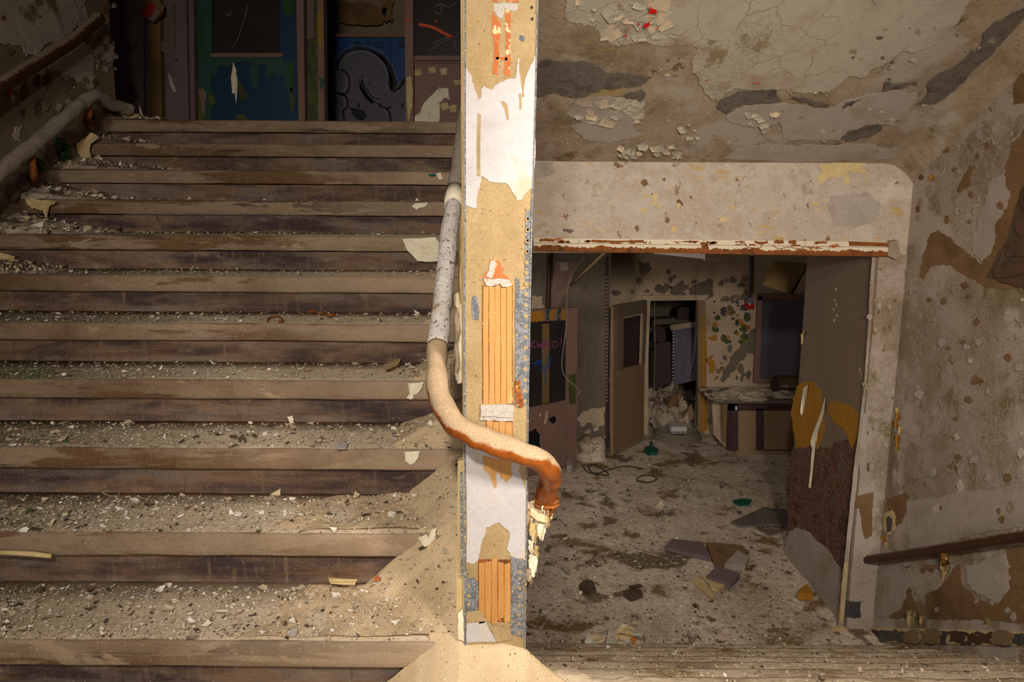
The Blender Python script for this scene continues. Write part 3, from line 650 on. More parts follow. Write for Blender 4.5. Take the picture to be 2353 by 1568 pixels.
# corner arrises
b = MB(); P0 = PIL(1067.5, -60); P1 = PIL(1067.5, 1560)
for nm, xa, xb, m in (('corner_strip', 1065.5, 1069, 'bead'),):
    slab(nm, [(1068,-60),(1071,-60),(1069.5,700),(1071,1560),(1067.5,1560),(1066,700)], PIL, .01, K['bead'], partition, -.004, .8, 5, 3)
    slab(nm, [(1235,-60),(1239.5,-60),(1229,330),(1224,480),(1215.5,900),(1207.5,1560),(1204.5,1560),(1213,900),(1221,480),(1226,330)], PIL, .01, K['bead'], partition, -.004, .8, 5, 4)
# painted board at the partition's left foot
slab('side_board', [(1052,1060),(1067,1058),(1068,1480),(1056,1478),(1050,1440),(1051,1250)], FY(YP+.015), .03, K['creamdull'], partition, -.02, 1.5, 4, 8)
slab('side_board', [(1056,1090),(1062,1086),(1064,1330),(1058,1320)], FY(YP+.01), .006, K['bead'], partition, .012, 1.2, 4, 9)
slab('paint_scab', [(1052,1410),(1064,1400),(1066,1475),(1055,1470)], FY(YP+.01), .006, K['cream'], partition, .014, 2.5, 4, 10)

# ------------------------------------------------------------------ central handrail
cr = empty('handrail', (-.226, 2.6, 1.6), 'thick central handrail, white-flecked above and glossy orange-brown where it wraps the partition', 'handrail')
def rz(y): return nose_z(0) - .57*(5.405-y) + .86
up_ = [(-.226, y, rz(y)) for y in (5.3, 4.6, 4.0, 3.4, 2.9, 2.62)]
PT = lambda x, y, Y: tuple(FY(Y)(x, y))
mid_ = [PT(1012,740,2.30), PT(1004,810,2.18), PT(1003,868,2.08), PT(1013,922,2.02), PT(1040,968,1.96), PT(1085,1000,1.93), PT(1140,1022,1.92), PT(1195,1042,1.92), PT(1235,1056,1.94), PT(1259,1078,1.99), PT(1264,1102,2.06), PT(1258,1128,2.12), PT(1254,1160,2.17)]
P = catmull(up_+mid_, 7)
V, F = tube_geo(P, .0322, 18, .003)
seg = 18; nr = len(P); mi = []
cut = [i for i, p in enumerate(P) if p[1] < 2.215][0]
def split(i0, i1, name, m):
    t, f = tube_geo(P[i0:i1+1], .0322, 22, .006, True); return obj(name, t, f, K[m], cr, True)
far = [i for i, p in enumerate(P) if p[1] < 2.95][0]
split(0, far, 'pipe', 'railgrey'); o = split(far, cut, 'pipe', 'railwhite'); split(cut, nr-1, 'pipe', 'railbrown')
p = Vector(P[-4]); 
for dz, rr in ((0, .037), (-.012, .039)):
    a = [p+Vector((rr*math.cos(t*math.pi/8), rr*math.sin(t*math.pi/8)*.9, dz)) for t in range(17)]
    tube('collar', a, .006, K['rust'], cr, 8)
e = Vector(P[-1]); tube('wall_socket', [e+Vector((0,0,.02)), e+Vector((-.004,.005,-.02)), e+Vector((-.03,.01,-.04))], [.026,.03,.034], K['raildark'], cr, 12, .006)
V, F = flake_geo(Vector(P[far]), (0,-.6,.8), .05, 1.2, random.Random(3)); 
q = Vector(P[far]) ; tube('paint_cuff', [Vector(P[far-1])*1.0, Vector(P[far]), Vector(P[far+1])], [.0345,.0375,.035], K['cream'], cr, 18, .003)
# plaster lump with hanging curls under the socket
lump = empty('plaster_lump', PT(1245,1170,2.17), 'crumbling lump of cream plaster and paint curls hanging under the rail end', 'plaster')
c = Vector(PT(1242,1176,2.17)); V = []; F = []; na, nb_ = 14, 9
for i in range(nb_+1):
    for k in range(na):
        th = math.pi*i/nb_; ph = 2*math.pi*k/na; v = Vector((math.sin(th)*math.cos(ph)*.048, math.sin(th)*math.sin(ph)*.045, math.cos(th)*.032)); v *= 1+.45*noise.noise(v*38); V.append(c+v)
for i in range(nb_):
    for k in range(na): a = i*na+k; b2 = i*na+(k+1) % na; F.append((a, a+na, b2+na, b2))
obj('plaster_body', V, F, K['sand'], lump, False)
r = random.Random(11)
curls = [(1219,1175,14,58,'cream'),(1235,1178,18,60,'cream'),(1247,1190,17,52,'cream'),(1226,1225,16,52,'creamdull'),(1243,1222,14,40,'cream'),(1221,1262,12,44,'cream'),(1233,1268,10,34,'creamdull'),(1224,1300,15,52,'cream'),(1217,1325,10,38,'flakebeige'),(1258,1190,8,48,'creamdull'),(1212,1200,9,60,'creamdull'),(1262,1180,12,24,'rust'),(1253,1172,14,18,'cream')]
for i, (x, y, wd, hh, m) in enumerate(curls):
    sheet('paint_curl', [(x-wd*.6,y-hh*.45),(x+wd*.5,y-hh*.4),(x+wd*.6,y+hh*.15),(x+wd*.2,y+hh*.55),(x-wd*.25,y+hh*.3),(x-wd*.6,y)], FY(2.15-.002*i), K[m], lump, .018, (1,.25), .0, 4.5, i, None, .004)
# hanging skin between rail and partition
hs = empty('hanging_paint', PT(1050,760,2.4), 'pale grey sheet of paint hanging between the handrail and the partition', 'peeling paint')
for i, (P4, ax, m) in enumerate([([(1043,675),(1058,668),(1064,700),(1062,880),(1050,882),(1044,860),(1050,800),(1046,740)], (1,0), 'cream'),
        ([(1052,560),(1062,470),(1067,480),(1066,680),(1056,700)], (1,0), 'creamdull'), ([(1036,835),(1043,830),(1042,895),(1036,893)], (1,0), 'cream'), ([(1043,700),(1054,715),(1058,760),(1047,780),(1040,830),(1052,812),(1056,840),(1046,850)], (1,.3), 'flakebeige')]):
    sheet('paint_sheet', P4, FY(2.42-.01*i), K[m], hs, .03, ax, .0, 2, i, None, .006)

# ------------------------------------------------------------------ dust heap at the foot of the partition
def noseplane(y): return nose_z(0)-.57*(5.405-y)
def stair_h(x, y):
    if x > PXL: return 0.0 if y < YD else -9
    for k in range(0, 12):
        if y >= step_y(k): return nose_z(k)
    return 0.0
def dust_h(x, y):
    if x <= PXL+.004:
        dx = PXL - x
        tw = .415 + .70*(y-2.045) if y > 2.045 else .415-.72*(2.045-y)
        if y > 2.38: tw = .65 + .35*(y-2.38)
        g = .72*math.sqrt(dx*dx+.012)-.079 + (.25*dx if y < 2.3 else .2*dx)
        z = tw - g
        for k in range(0, 9):
            if step_y(k) <= y < step_y(k)+T:
                q = (y-step_y(k)); a_ = .15*(.35+.65*k/8); z = nose_z(k) - .01 + min(.40*q, a_-.42*dx + .04*noise.noise(Vector((x*4, k*7, 0))))
        for k in (9, 10):
            if step_y(k)+.02 <= y < step_y(k)+T:
                z = max(z, nose_z(k) + .012 - .035*max(0, dx-.30) + .007*noise.noise(Vector((x*6, y*8, k))))
        return z + .008*noise.noise(Vector((x*9, y*9, 2))) + .003*noise.noise(Vector((x*34, y*34, 5)))
    d = x - PXL
    z = .395 - .12*d if x < PXR else .395-.12*(PXR-PXL) - .80*(x-PXR)
    z += .0
    z -= .72*max(0, YP-y) if y < YP else .8*(y-YP)
    z += .02*max(0, 1-abs(x+.02)/.1)
    return z + .008*noise.noise(Vector((x*9, y*9, 2)))+ .003*noise.noise(Vector((x*34, y*34, 5)))
V = []; F = []; nx, ny = 190, 330; x0, x1, y0, y1 = -1.15, .62, 1.25, 4.9; ok = {}
H = {}
for j in range(ny+1):
    for i in range(nx+1):
        x = x0+(x1-x0)*i/nx; y = y0+(y1-y0)*j/ny; H[i, j] = (x, y, dust_h(x, y))
idx = {}
def vid(i, j):
    if (i, j) not in idx: idx[i, j] = len(V); V.append(H[i, j])
    return idx[i, j]
for j in range(ny):
    for i in range(nx):
        q = [(i,j),(i+1,j),(i+1,j+1),(i,j+1)]
        if max(H[c_][2] for c_ in q)-min(H[c_][2] for c_ in q) > .035 and H[i,j][0] < PXL-.02: continue
        if any(H[c_][2] > stair_h(H[c_][0], H[c_][1])-.03 for c_ in q) and not (H[i,j][0] > PXL-.005 and H[i,j][1] > YD+.02) and not (PXL-.01 < H[i,j][0] and H[i,j][0] < PXR-.01 and H[i,j][1] > YP+.03):
            F.append(tuple(vid(*c_) for c_ in q))
heap = obj('dust_heap', V, F, K['sand'], None, True)
tag(heap, 'heap of fine tan dust banked against the foot of the partition and over the steps', 'dust', kind='stuff')

# ------------------------------------------------------------------ loose chips on the treads (uncountable)
MS = [K['flakewhite'], K['flakebeige'], K['flakedark'], K['flakegreen'], K['rust']]
b = MB(); r = random.Random(5)
for k in range(2, 12):
    n = {2: 300, 3: 500, 4: 1500, 5: 2100, 6: 2900, 7: 3800, 8: 5200, 9: 7600, 10: 8200, 11: 300}[k]
    for _ in range(n):
        x = r.uniform(XL+.02, PXL-.02); u = r.random()**.9; y = step_y(k)+.035+u*(T-.05)
        if r.random() < .10: y = step_y(k)+r.uniform(.006, .035)
        z = max(nose_z(k)+.003, dust_h(x, y) if x > -1.1 else -1) + .0015
        s_ = min(.024, .0021*math.exp(r.gauss(.35, .75)))
        if x > -1.0 and r.random() < (x+1.0)*.6 and k > 8: s_ *= .6
        c_ = 0 if r.random() < .42 else 1
        if r.random() < .13: c_ = 2
        if x < -1.6 and r.random() < .10: c_ = 3
        if r.random() < .008: c_ = 4
        nrm = (r.gauss(0, .22), r.gauss(-.05, .22), 1)
        b.add(*flake_geo((x, y, z+s_*.15), nrm, s_, r.uniform(-.5, .9), r, r.uniform(.35, 1)), c_)
o = b.obj('paint_chips', MS); tag(o, 'countless pale paint chips and grit scattered over the treads of the left stair', 'debris', kind='stuff')
b = MB()
for _ in range(5200):
    x = r.uniform(-.95, .35); y = r.uniform(1.75, 2.75); z = dust_h(x, y)
    if z < stair_h(x, y)+.004 or (x > PXL-.01 and y > YP): continue
    s_ = .0016*math.exp(r.gauss(.2, .6)); c_ = r.choice([0,0,1,1,2,2])
    if x > -.5 and r.random() < .45: continue
    b.add(*flake_geo((x, y, z+.001), (r.gauss(0,.3), -.3+r.gauss(0,.3), 1), s_, .3, r, .7), c_)
o = b.obj('grit', MS); tag(o, 'dark grit and white flecks lying on the tan dust heap', 'debris', kind='stuff')
# chips on the descending treads and the floor of the room
b = MB()
for _ in range(5200):
    y = r.uniform(YD-.3, YD+T*7.9); x = r.uniform(PXR+.05, XR-.03); i = max(0, math.ceil((y-YD)/T)); z = -R*i if i < 8 else ZR
    s_ = .004*math.exp(r.gauss(.3, .6))
    b.add(*flake_geo((x, y-.02, z+.006), (r.gauss(0,.3), r.gauss(0,.3), 1), s_, .6, r, r.uniform(.3, 1)), r.choice([0,1,1,2]))
o = b.obj('step_debris', MS); tag(o, 'pale flakes and grit scattered down the descending steps', 'debris', kind='stuff')
b = MB()
for _ in range(8000):
    y = YO-.55 + 4.4*r.random()**1.3; x = r.uniform(.1, 2.5 if y < 6.8 else 3.6)
    if y > 9.3 and x < 1.4: continue
    s_ = .006*math.exp(r.gauss(.15, .6))
    b.add(*flake_geo((x, y, ZR+.012), (r.gauss(0,.2), r.gauss(0,.2), 1), s_, .3, r, r.uniform(.3, .9)), r.choice([0,1,1,1,2]))
o = b.obj('floor_debris', MS); tag(o, 'flakes and grit strewn over the floor of the dark room', 'debris', kind='stuff')

# ------------------------------------------------------------------ single flakes worth naming
def flake_thing(name, poly, pl, m, label, curl=.02, axis=(1,.3), off=.006, amp=1.2, seed=2, cat='paint flake', fold=.002):
    o = sheet(name, poly, pl, K[m], None, curl, axis, off, amp, seed, None, fold); return tag(o, label, cat, {'paint flake': 'single paint flakes lying on the left stair', 'peeling paint': 'torn paint sheets at the left of the stair'}.get(cat) if name != 'paint_sheet' else None)
def NF(k): return FY(step_y(k)-.002)
flake_thing('paint_flake', [(925,549),(1000,545),(1012,560),(1010,600),(975,602),(960,601),(935,575)], NF(4), 'cream', 'largest glossy cream paint flake hanging over a nosing beside the white rail', .02, (1,0), .012)
flake_thing('paint_flake', [(937,881),(974,878),(970,890),(957,907),(948,905),(950,915),(945,919),(934,916),(942,905)], NF(7), 'cream', 'cream flake folded over the nosing level with the bend of the rail', .008, (1,.2))
flake_thing('paint_flake', [(928,1038),(965,1036),(962,1052),(946,1069),(932,1060)], NF(8), 'cream', 'kite-shaped cream flake on the nosing just left of the rail where it crosses the partition', .008, (1,.2))
flake_thing('paint_flake', [(961,1236),(978,1228),(990,1240),(992,1217),(1003,1214),(1001,1240),(985,1252),(975,1258)], FY(step_y(9)-.03), 'cream', 'two-lobed cream flake at the edge of the dust heap', .01, (1,.4))
flake_thing('paint_flake', [(945,474),(955,467),(983,465),(978,474),(968,477),(957,483)], NF(3), 'cream', 'small cream flake on the nosing above the largest one', .006)
flake_thing('paint_flake', [(1002,399),(1012,395),(1018,410),(1010,414)], NF(2), 'cream', 'tiny cream flake next to a green scrap near the top of the rail', .006)
flake_thing('green_scrap', [(984,400),(998,398),(1003,403),(990,406)], NF(2), 'greenscrap', 'small bright green scrap on a high nosing near the rail', .006, cat='scrap')
flake_thing('paint_flake', [(660,957),(673,956),(675,964),(672,970),(678,976),(667,978)], FY(step_y(7)), 'cream', 'upright white flake leaning on a riser at mid stair', .006)
flake_thing('paint_flake', [(754,1327),(822,1332),(815,1345),(760,1342)], FY(step_y(9)-.03), 'creamdull', 'long curved beige flake lying at the back of the second lowest visible tread', .006, (0,1), .02)
flake_thing('paint_flake', [(660,1450),(672,1443),(684,1448),(680,1460),(665,1463)], PZ(nose_z(10)+.006), 'whiteplastic', 'round pale lilac flake on the lowest visible tread', .004)
flake_thing('paint_flake', [(767,1022),(780,1014),(797,1018),(796,1030),(775,1032)], PZ(nose_z(8)+.006), 'whiteplastic', 'pale lilac flake on the tread left of the rail bend', .004)
flake_thing('paint_flake', [(880,840),(910,826),(922,822),(915,838),(885,850)], PZ(nose_z(7)+.02), 'creamdull', 'long cream flake raised on dust at the back of a tread left of the rail', .006)
flake_thing('paint_flake', [(370,1363),(415,1361),(413,1375),(400,1382),(372,1378)], PZ(nose_z(10)+.006), 'flakebeige', 'flat angular beige flake on the lowest visible tread, left of centre', .004)
flake_thing('terracotta_chip', [(857,1334),(863,1320),(872,1326),(875,1336)], FY(step_y(9)-.03), 'redclay', 'small orange clay chip beside the dust heap', .004, cat='rubble')
flake_thing('slate_shard', [(86,1362),(92,1340),(102,1362),(95,1365)], FY(step_y(9)-.06), 'flakedark', 'dark pointed shard standing on the lowest visible tread at far left', .004, cat='rubble')
flake_thing('torn_paper', [(54,452),(80,458),(108,460),(128,462),(124,470),(113,475),(107,503),(98,485),(78,478),(74,480),(62,470)], NF(3), 'creamdull', 'torn cream sheet with a pointed tail hanging over a left nosing', .04, (1,.3), .03, cat='peeling paint')
flake_thing('torn_paper', [(0,455),(12,470),(16,500),(0,506),(-20,480)], NF(3), 'creamdull', 'folded cream strip hanging at the left edge of the picture', .03, (1,.1), .03, cat='peeling paint')
flake_thing('torn_paper', [(0,580),(20,585),(34,588),(30,602),(15,598),(-10,600)], NF(4), 'creamdull', 'small beige sheet on a left tread by the picture edge', .02, (1,.1), .03, cat='peeling paint')
flake_thing('torn_paper', [(176,330),(190,322),(208,305),(218,308),(226,318),(208,330),(205,350),(214,372),(196,370),(178,352)], FY(step_y(1)-.02), 'creamdull', 'crumpled yellowish strip hanging below the dusty lower rail', .05, (1,.4), .03, cat='peeling paint')
flake_thing('torn_paper', [(272,262),(290,255),(318,262),(318,270),(290,272)], FY(5.5), 'creamdull', 'curled beige scrap on the edge of the top landing at left', .04, (1,.2), .03, cat='peeling paint')
# rusty bits
tube_ = catmull([tuple(PZ(nose_z(6)+.012)(x, y)) for x, y in ((614,738),(618,731),(632,728),(645,730),(649,737),(640,739))], 4)
tag(obj('rusty_hook', *tube_geo(tube_, .0045, 8, .002), K['rust'], None, True), 'small rusty curved hook lying on a mid-stair tread', 'hook')
tube_ = catmull([tuple(PZ(nose_z(6)+.014)(x, y)) for x, y in ((708,718),(722,716),(735,721),(745,719),(756,725),(769,723))], 4)
tag(obj('rusty_chain', *tube_geo(tube_, .006, 8, .004), K['rust'], None, True), 'short rusty knotted scrap against the riser, right of the hook', 'scrap')
tube_ = [tuple(FY(step_y(9)-.02)(x, y)) for x, y in ((-30,1270),(40,1272),(80,1274),(118,1279))]
tag(obj('stick', *tube_geo(tube_, .009, 8, .004), K['creamdull'], None, True), 'pale thin stick lying along the nosing at far left', 'stick')
# debris banks on the left ends of upper treads
b = MB(); r = random.Random(9)
for k, xm, hh in ((0,.45,.07),(1,.5,.09),(2,.75,.10),(3,.55,.11),(4,.6,.12),(5,.5,.08)):
    n = 26; m_ = 8
    for i in range(n):
        for j in range(m_):
            def hp(i_, j_):
                x = XL + xm*i_/n; y = step_y(k)+.01+(T)*j_/m_
                return (x, y, nose_z(k)+hh*(1-i_/n)**1.3*math.sqrt(max(0, j_/m_))*(1+.35*noise.noise(Vector((x*9, y*9, k))))+.002)
            b.add([hp(i,j), hp(i+1,j), hp(i+1,j+1), hp(i,j+1)], [(0,1,2,3)], 5)
    for _ in range(260):
        u = r.random(); x = XL+xm*u; v_ = r.random(); y = step_y(k)+.01+T*v_; z = nose_z(k)+hh*(1-u)**1.3*math.sqrt(v_)+.004
        b.add(*flake_geo((x, y, z+.004), (r.gauss(0,.6), -.4+r.gauss(0,.6), 1), .006*math.exp(r.gauss(.2,.7)), .8, r, r.uniform(.3,1)), r.choice([0,1,1,2,2]))
o = b.obj('rubble_bank', MS+[K['floor']]); tag(o, 'rubble and flakes banked on the step ends along the left wall', 'debris', kind='stuff')

# ------------------------------------------------------------------ soffit: paint layers and curls
def sof(name, P, m, t, off=0, amp=6, seed=1): return slab(name, P, SOF, t, K[m], soffit, off, amp, 4, seed)
sof('paint_sheet', [(1300,-200),(1298,40),(1340,58),(1372,55),(1400,102),(1480,98),(1570,104),(1604,112),(1590,150),(1600,175),(1620,215),(1650,232),(1700,205),(1800,206),(1850,215),(1900,212),(1935,190),(1990,175),(2035,145),(2085,118),(2125,112),(2170,85),(2185,65),(2230,0),(2330,-200)], 'sheetpaint', .007, .001, 7, 5)
for q, P in enumerate([
    [(1228,152),(1262,137),(1300,140),(1345,142),(1380,155),(1395,170),(1430,168),(1500,178),(1480,192),(1430,200),(1390,203),(1340,225),(1300,222),(1270,215),(1228,220)],
    [(1415,222),(1450,212),(1472,205),(1482,220),(1470,235),(1440,225)],
    [(1645,245),(1665,225),(1700,210),(1785,208),(1787,222),(1800,232),(1750,236),(1710,240),(1670,262),(1660,255)],
    [(1812,228),(1830,224),(1860,230),(1880,238),(1907,240),(1900,247),(1870,243),(1840,235)], [(1935,245),(1950,235),(1980,228),(1960,242),(1938,250)],
    [(2105,240),(2130,220),(2130,195),(2145,180),(2200,150),(2255,110),(2260,75),(2290,50),(2320,35),(2353,20),(2390,10),(2353,58),(2310,95),(2285,120),(2240,158),(2215,190),(2190,212),(2150,238)],
    [(2030,210),(2035,188),(2050,195),(2095,190),(2060,205)], [(1932,322),(1950,303),(1985,293),(2030,287),(2025,300),(1980,318),(1945,325)]]):
    sof('bare_patch', P, 'scrape', .002, .010, 4, q+1)
sof('skim_patch', [(1668,266),(1710,244),(1760,240),(1840,242),(1900,252),(1990,218),(2070,208),(2110,215),(2090,250),(2050,290),(1990,285),(1950,300),(1930,325),(1860,322),(1800,320),(1790,280),(1740,290),(1690,285)], 'greycoat', .003, .004, 5, 9)
sof('skim_patch', [(1660,365),(1690,345),(1760,330),(1900,335),(2000,330),(2060,345),(2070,366),(1900,372)], 'greycoat', .002, .004, 4, 10)
sof('skim_patch', [(1310,290),(1350,280),(1450,290),(1480,310),(1400,330),(1340,320)], 'greycoat', .002, .004, 4, 11)
sof('skim_patch', [(1300,262),(1330,225),(1400,222),(1470,236),(1482,270),(1440,290),(1350,285)], 'greycoat', .004, .004, 5, 12)
def cluster(x0, y0, x1, y1, n, size, seed, pl=SOF, parent=soffit, name='paint_curl', mats=('sheetpaint','sheetpaint','sheetpaint','flakebeige'), lift=.02):
    r = random.Random(seed)
    for _ in range(n):
        x = r.uniform(x0, x1); y = r.uniform(y0, y1); s_ = size*r.uniform(.5, 1.2); a0 = r.uniform(0, 6.28); k = r.choice([3,4,5])
        P = [(x+s_*math.cos(a0+6.28*i/k)*r.uniform(.6,1.2), y+.65*s_*math.sin(a0+6.28*i/k)*r.uniform(.6,1.2)) for i in range(k)]
        a = r.uniform(-.6, .6)
        sheet(name, P, pl, K[r.choice(mats)], parent, lift*r.uniform(.5,1.4), (math.sin(a), math.cos(a)), .008, 1, r.randint(0,99), (x, y-s_*.5), 0)
cluster(1385, 5, 1530, 92, 20, 33, 1, lift=.012); cluster(1320, 232, 1470, 282, 20, 23, 2, lift=.012); cluster(1425, 338, 1560, 380, 20, 15, 3, lift=.03); cluster(1560, 285, 1660, 320, 10, 9, 4); cluster(1690, 258, 1795, 302, 9, 15, 5); cluster(1330,-20,1370,60,5,12,6); cluster(1290,320,1440,330,5,5,8); cluster(1760,205,1900,220,8,6,9)
for q, P in enumerate([[(1490,12),(1498,20),(1508,22),(1510,32),(1498,30),(1490,34),(1494,22)], [(1478,58),(1486,54),(1494,50),(1492,60),(1482,66)], [(1510,60),(1515,64),(1512,68)], [(1465,52),(1471,56),(1468,60)], [(1435,80),(1441,82),(1437,87)], [(1733,188),(1737,190),(1734,196)], [(1743,188),(1748,190),(1745,195)], [(1624,182),(1628,184),(1625,188)]]):
    sof('red_spatter', P, 'redspray', .001, .034, .6, q)
# beam face detail
for q, (P, m) in enumerate([([(1900,470),(1910,450),(1990,440),(2025,470),(2010,510),(1960,525),(1915,515)], 'greycoat'), ([(1560,455),(1600,450),(1650,455),(1640,478),(1580,480)], 'beamface'), ([(1228,368),(1270,372),(1276,395),(1240,410),(1228,405)], 'greycoat'), ([(1292,527),(1318,530),(1315,535),(1295,532)], 'scrape'), ([(1880,376),(1990,372),(1985,400),(1950,392),(1920,410),(1890,395)], 'creamdull')]):
    slab('plaster_patch', P, BEAM, .003, K[m], beam, .001, 4, 4, q)
strokes('rust_scratch', [([(1296,492),(1300,504)], 2), ([(1304,490),(1302,506)], 1.5), ([(1290,498),(1310,496)], 1.2)], BEAM, K['rust'], beam, .004)
# steel lintel
lt = st(empty('trim_10', BEAM(1640, 565)))
def sl(name, P, m, t, off): return slab(name, P, BEAM, t, K[m], lt, off)
nseg = [(1226,1330),(1331,1450),(1451,1617),(1618,1711),(1712,1850),(1851,1952),(1953,2046)]
for a, c in nseg:
    f = lambda x: (x-1226)/820
    sl('upper_flange', [(a,547+9*f(a)),(c,547+9*f(c)),(c,558+10*f(c)),(a,558+10*f(a))], 'steelpaint', .030, .0)
sl('lower_flange', [(1226,559),(2046,569),(2046,581),(1226,570)], 'steelpaint', .055, .0)
sl('rusted_lip', [(1226,571),(2044,582),(2044,590),(1226,577)], 'steelrust', .050, .0)
slab('rust_bloom', [(1226,566)]+[(1226+i*16.4, 566.5+i*.24-(3 if i%7 in (2,3) else 0)) for i in range(1,50)]+[(2044,578),(2044,586),(1226,575)], BEAM, .0015, K['steelrust'], lt, .055, 3.5, 3, 4)
for q in range(34):
    r = random.Random(q+50); x = r.uniform(1235, 2035); y = 549+10*(x-1226)/820+r.uniform(0, 9); w_ = r.uniform(2, 16)
    slab('rust_spot', [(x-w_,y-1.5),(x+w_,y-1.5),(x+w_*.7,y+2),(x-w_*.6,y+2)], BEAM, .0015, K['steelrust'], lt, .031 if y < 558+10*(x-1226)/820 else .055, 2, 3, q)
sl('rust_patch', [(1612,557),(1626,558),(1630,575),(1612,574)], 'steelrust', .003, .056); sl('rust_patch', [(1950,555),(2044,558),(2044,567),(1952,565)], 'steelrust', .003, .031)
for q, (a, c) in enumerate([(1360,1480),(1240,1275),(1735,1765),(1812,1830),(1780,1800)]):
    slab('rust_patch', [(a,550+5*(a-1226)/820),(c,550+5*(c-1226)/820),(c,556+6*(c-1226)/820),(a,556+6*(a-1226)/820)], BEAM, .002, K['steelrust'], lt, .031, 3, 4, q)
sl('end_plate', [(2044,556),(2062,552),(2070,585),(2058,596),(2040,588)], 'wallright', .06, .0)
strokes('crack', [([(1690,563),(1712,560),(1718,568),(1745,570),(1752,562)], 1.6), ([(1775,563),(1790,572),(1812,568),(1835,572),(1850,568),(1890,571)], 1.6)], BEAM, K['steelrust'], lt, .058)

# ------------------------------------------------------------------ right wall
def rw(name, P, m, t=.004, off=0, amp=6, seed=1): return slab(name, P, RW, t, K[m], wall_right, off, amp, 4, seed)
rw('bare_patch', [(2118,640),(2120,590),(2135,545),(2155,528),(2180,545),(2230,585),(2250,612),(2272,580),(2280,520),(2300,440),(2325,330),(2353,290),(2500,200),(2500,760),(2340,668),(2290,665),(2245,650),(2210,630),(2175,610),(2140,612),(2125,642)], 'barebrown', seed=3)
for q, P in enumerate([[(2200,440),(2215,400),(2228,378),(2240,385),(2225,430),(2205,445)], [(2035,1210),(2037,1145),(2080,1130),(2090,1140),(2075,1190),(2060,1210)],
    [(2163,1245),(2165,1215),(2180,1210),(2205,1225),(2200,1240)], [(2130,1422),(2125,1370),(2180,1330),(2205,1296),(2215,1350),(2240,1380),(2285,1392),(2322,1350),(2312,1262),(2420,1240),(2420,1440),(2250,1424)],
    [(2040,1420),(2060,1395),(2066,1350),(2085,1330),(2100,1380),(2112,1420)], [(2328,240),(2328,200),(2345,170),(2400,150),(2400,240)], [(2245,880),(2252,870),(2262,878),(2254,886)], [(2235,742),(2244,730),(2254,740),(2246,750)], [(2175,1045),(2190,1062),(2186,1080),(2176,1070)]]):
    rw('bare_patch', P, 'barebrown', seed=q+5, amp=5)
for q, P in enumerate([[(2010,640),(2040,700),(2035,860),(2015,1000),(2005,1000),(2000,800)], [(2090,690),(2200,670),(2260,720),(2290,800),(2240,900),(2200,980),(2160,960),(2110,900)], [(2120,980),(2200,990),(2300,940),(2353,880),(2420,880),(2420,980),(2260,1030),(2150,1090),(2080,1110)], [(2085,1150),(2200,1130),(2353,1110),(2420,1110),(2420,1200),(2230,1230),(2140,1255),(2090,1262)], [(2270,420),(2310,390),(2320,440),(2300,500),(2285,560),(2255,608),(2235,580),(2250,500)], [(1990,1310),(2060,1300),(2100,1330),(2070,1400),(2010,1420)], [(2215,1300),(2300,1270),(2322,1330),(2290,1390),(2240,1360)], [(2180,1300),(2200,1296),(2170,1335)]]):
    if q in (0, 1): continue
    rw('paint_patch', P, 'greycoat' if q != 2 else 'wallright', .003, .002, 8, q+20)
# bricks laid bare at the right edge
rw('brick_hole', [(2500,180),(2353,430),(2320,520),(2308,560),(2262,640),(2300,650),(2500,700)], 'flakedark', .002, .003, 4, 8)
for q, P in enumerate([[(2330,520),(2353,480),(2420,440),(2420,500),(2340,545)], [(2312,562),(2353,548),(2420,530),(2420,580),(2353,590),(2312,590)], [(2280,620),(2310,598),(2353,600),(2353,628),(2285,640)], [(2357,598),(2420,590),(2420,625),(2357,630)], [(2345,440),(2420,330),(2420,430),(2345,480)], [(2290,646),(2353,636),(2420,636),(2420,680),(2353,664)]]):
    rw('brick', P, 'brick', .012, .004, 2.5, q)
# conduit hole and ochre fragments
rw('hole_rim', [(2028,1195),(2035,1178),(2048,1172),(2056,1185),(2056,1215),(2046,1230),(2032,1222)], 'creamdull', .006, .003, 3, 3); rw('hole', [(2036,1192),(2044,1186),(2050,1195),(2048,1222),(2038,1224)], 'tileblue', .004, .006, 1, 3)
for q, (x, y) in enumerate([(2062,945),(2064,958),(2060,975),(2068,990),(2062,1010),(2062,1026),(2000,925),(2008,930),(2030,1240),(2036,1255),(2195,270),(2140,410)]):
    sheet('paint_curl', [(x-5,y-8),(x+4,y-9),(x+6,y+6),(x-3,y+9)], RW, K['ochre' if q % 3 else 'creamdull'], wall_right, .02, (1,.2), .004, 2, q)
for q, (x, y, s_) in enumerate([(1998,1350,14),(2170,1300,20),(2172,1322,16),(2178,1285,12),(2094,1422,18),(2118,1428,12),(2272,1432,10),(1980,1330,10),(1990,1305,12)]):
    sheet('paint_curl', [(x-s_*.5,y-s_),(x+s_*.6,y-s_*.9),(x+s_*.3,y+s_*.3),(x-s_*.3,y+s_*1.3),(x-s_*.5,y+.2*s_)], RW, K['creamdull'], wall_right, .05, (1,.3), .006, 2.5, q)
# jamb strip patches
JM = FY(YO-.012)
for q, (P, m) in enumerate([([(1955,1140),(2008,1132),(2004,1232),(1988,1240),(1975,1170),(1958,1165)], 'barebrown'), ([(1978,952),(1994,952),(1992,1080),(1984,1140),(1975,1080)], 'greycoat'), ([(1946,1380),(1980,1382),(1978,1420),(1944,1418)], 'tileblue')]):
    slab('plaster_patch', P, JM, .004, K[m], jamb, .0, 3, 4, q)
slab('edge_strip', [(2004,592),(2012,592),(1990,900),(1960,1200),(1938,1440),(1926,1440),(1950,1200),(1984,900)], JM, .005, K['wallright'], jamb, .0, 2, 5, 3)
slab('paint_curl', [(1940,1300),(1948,1292),(1946,1340),(1936,1430),(1930,1430),(1934,1350)], JM, .012, K['creamdull'], jamb, .006, 2, 4, 5)
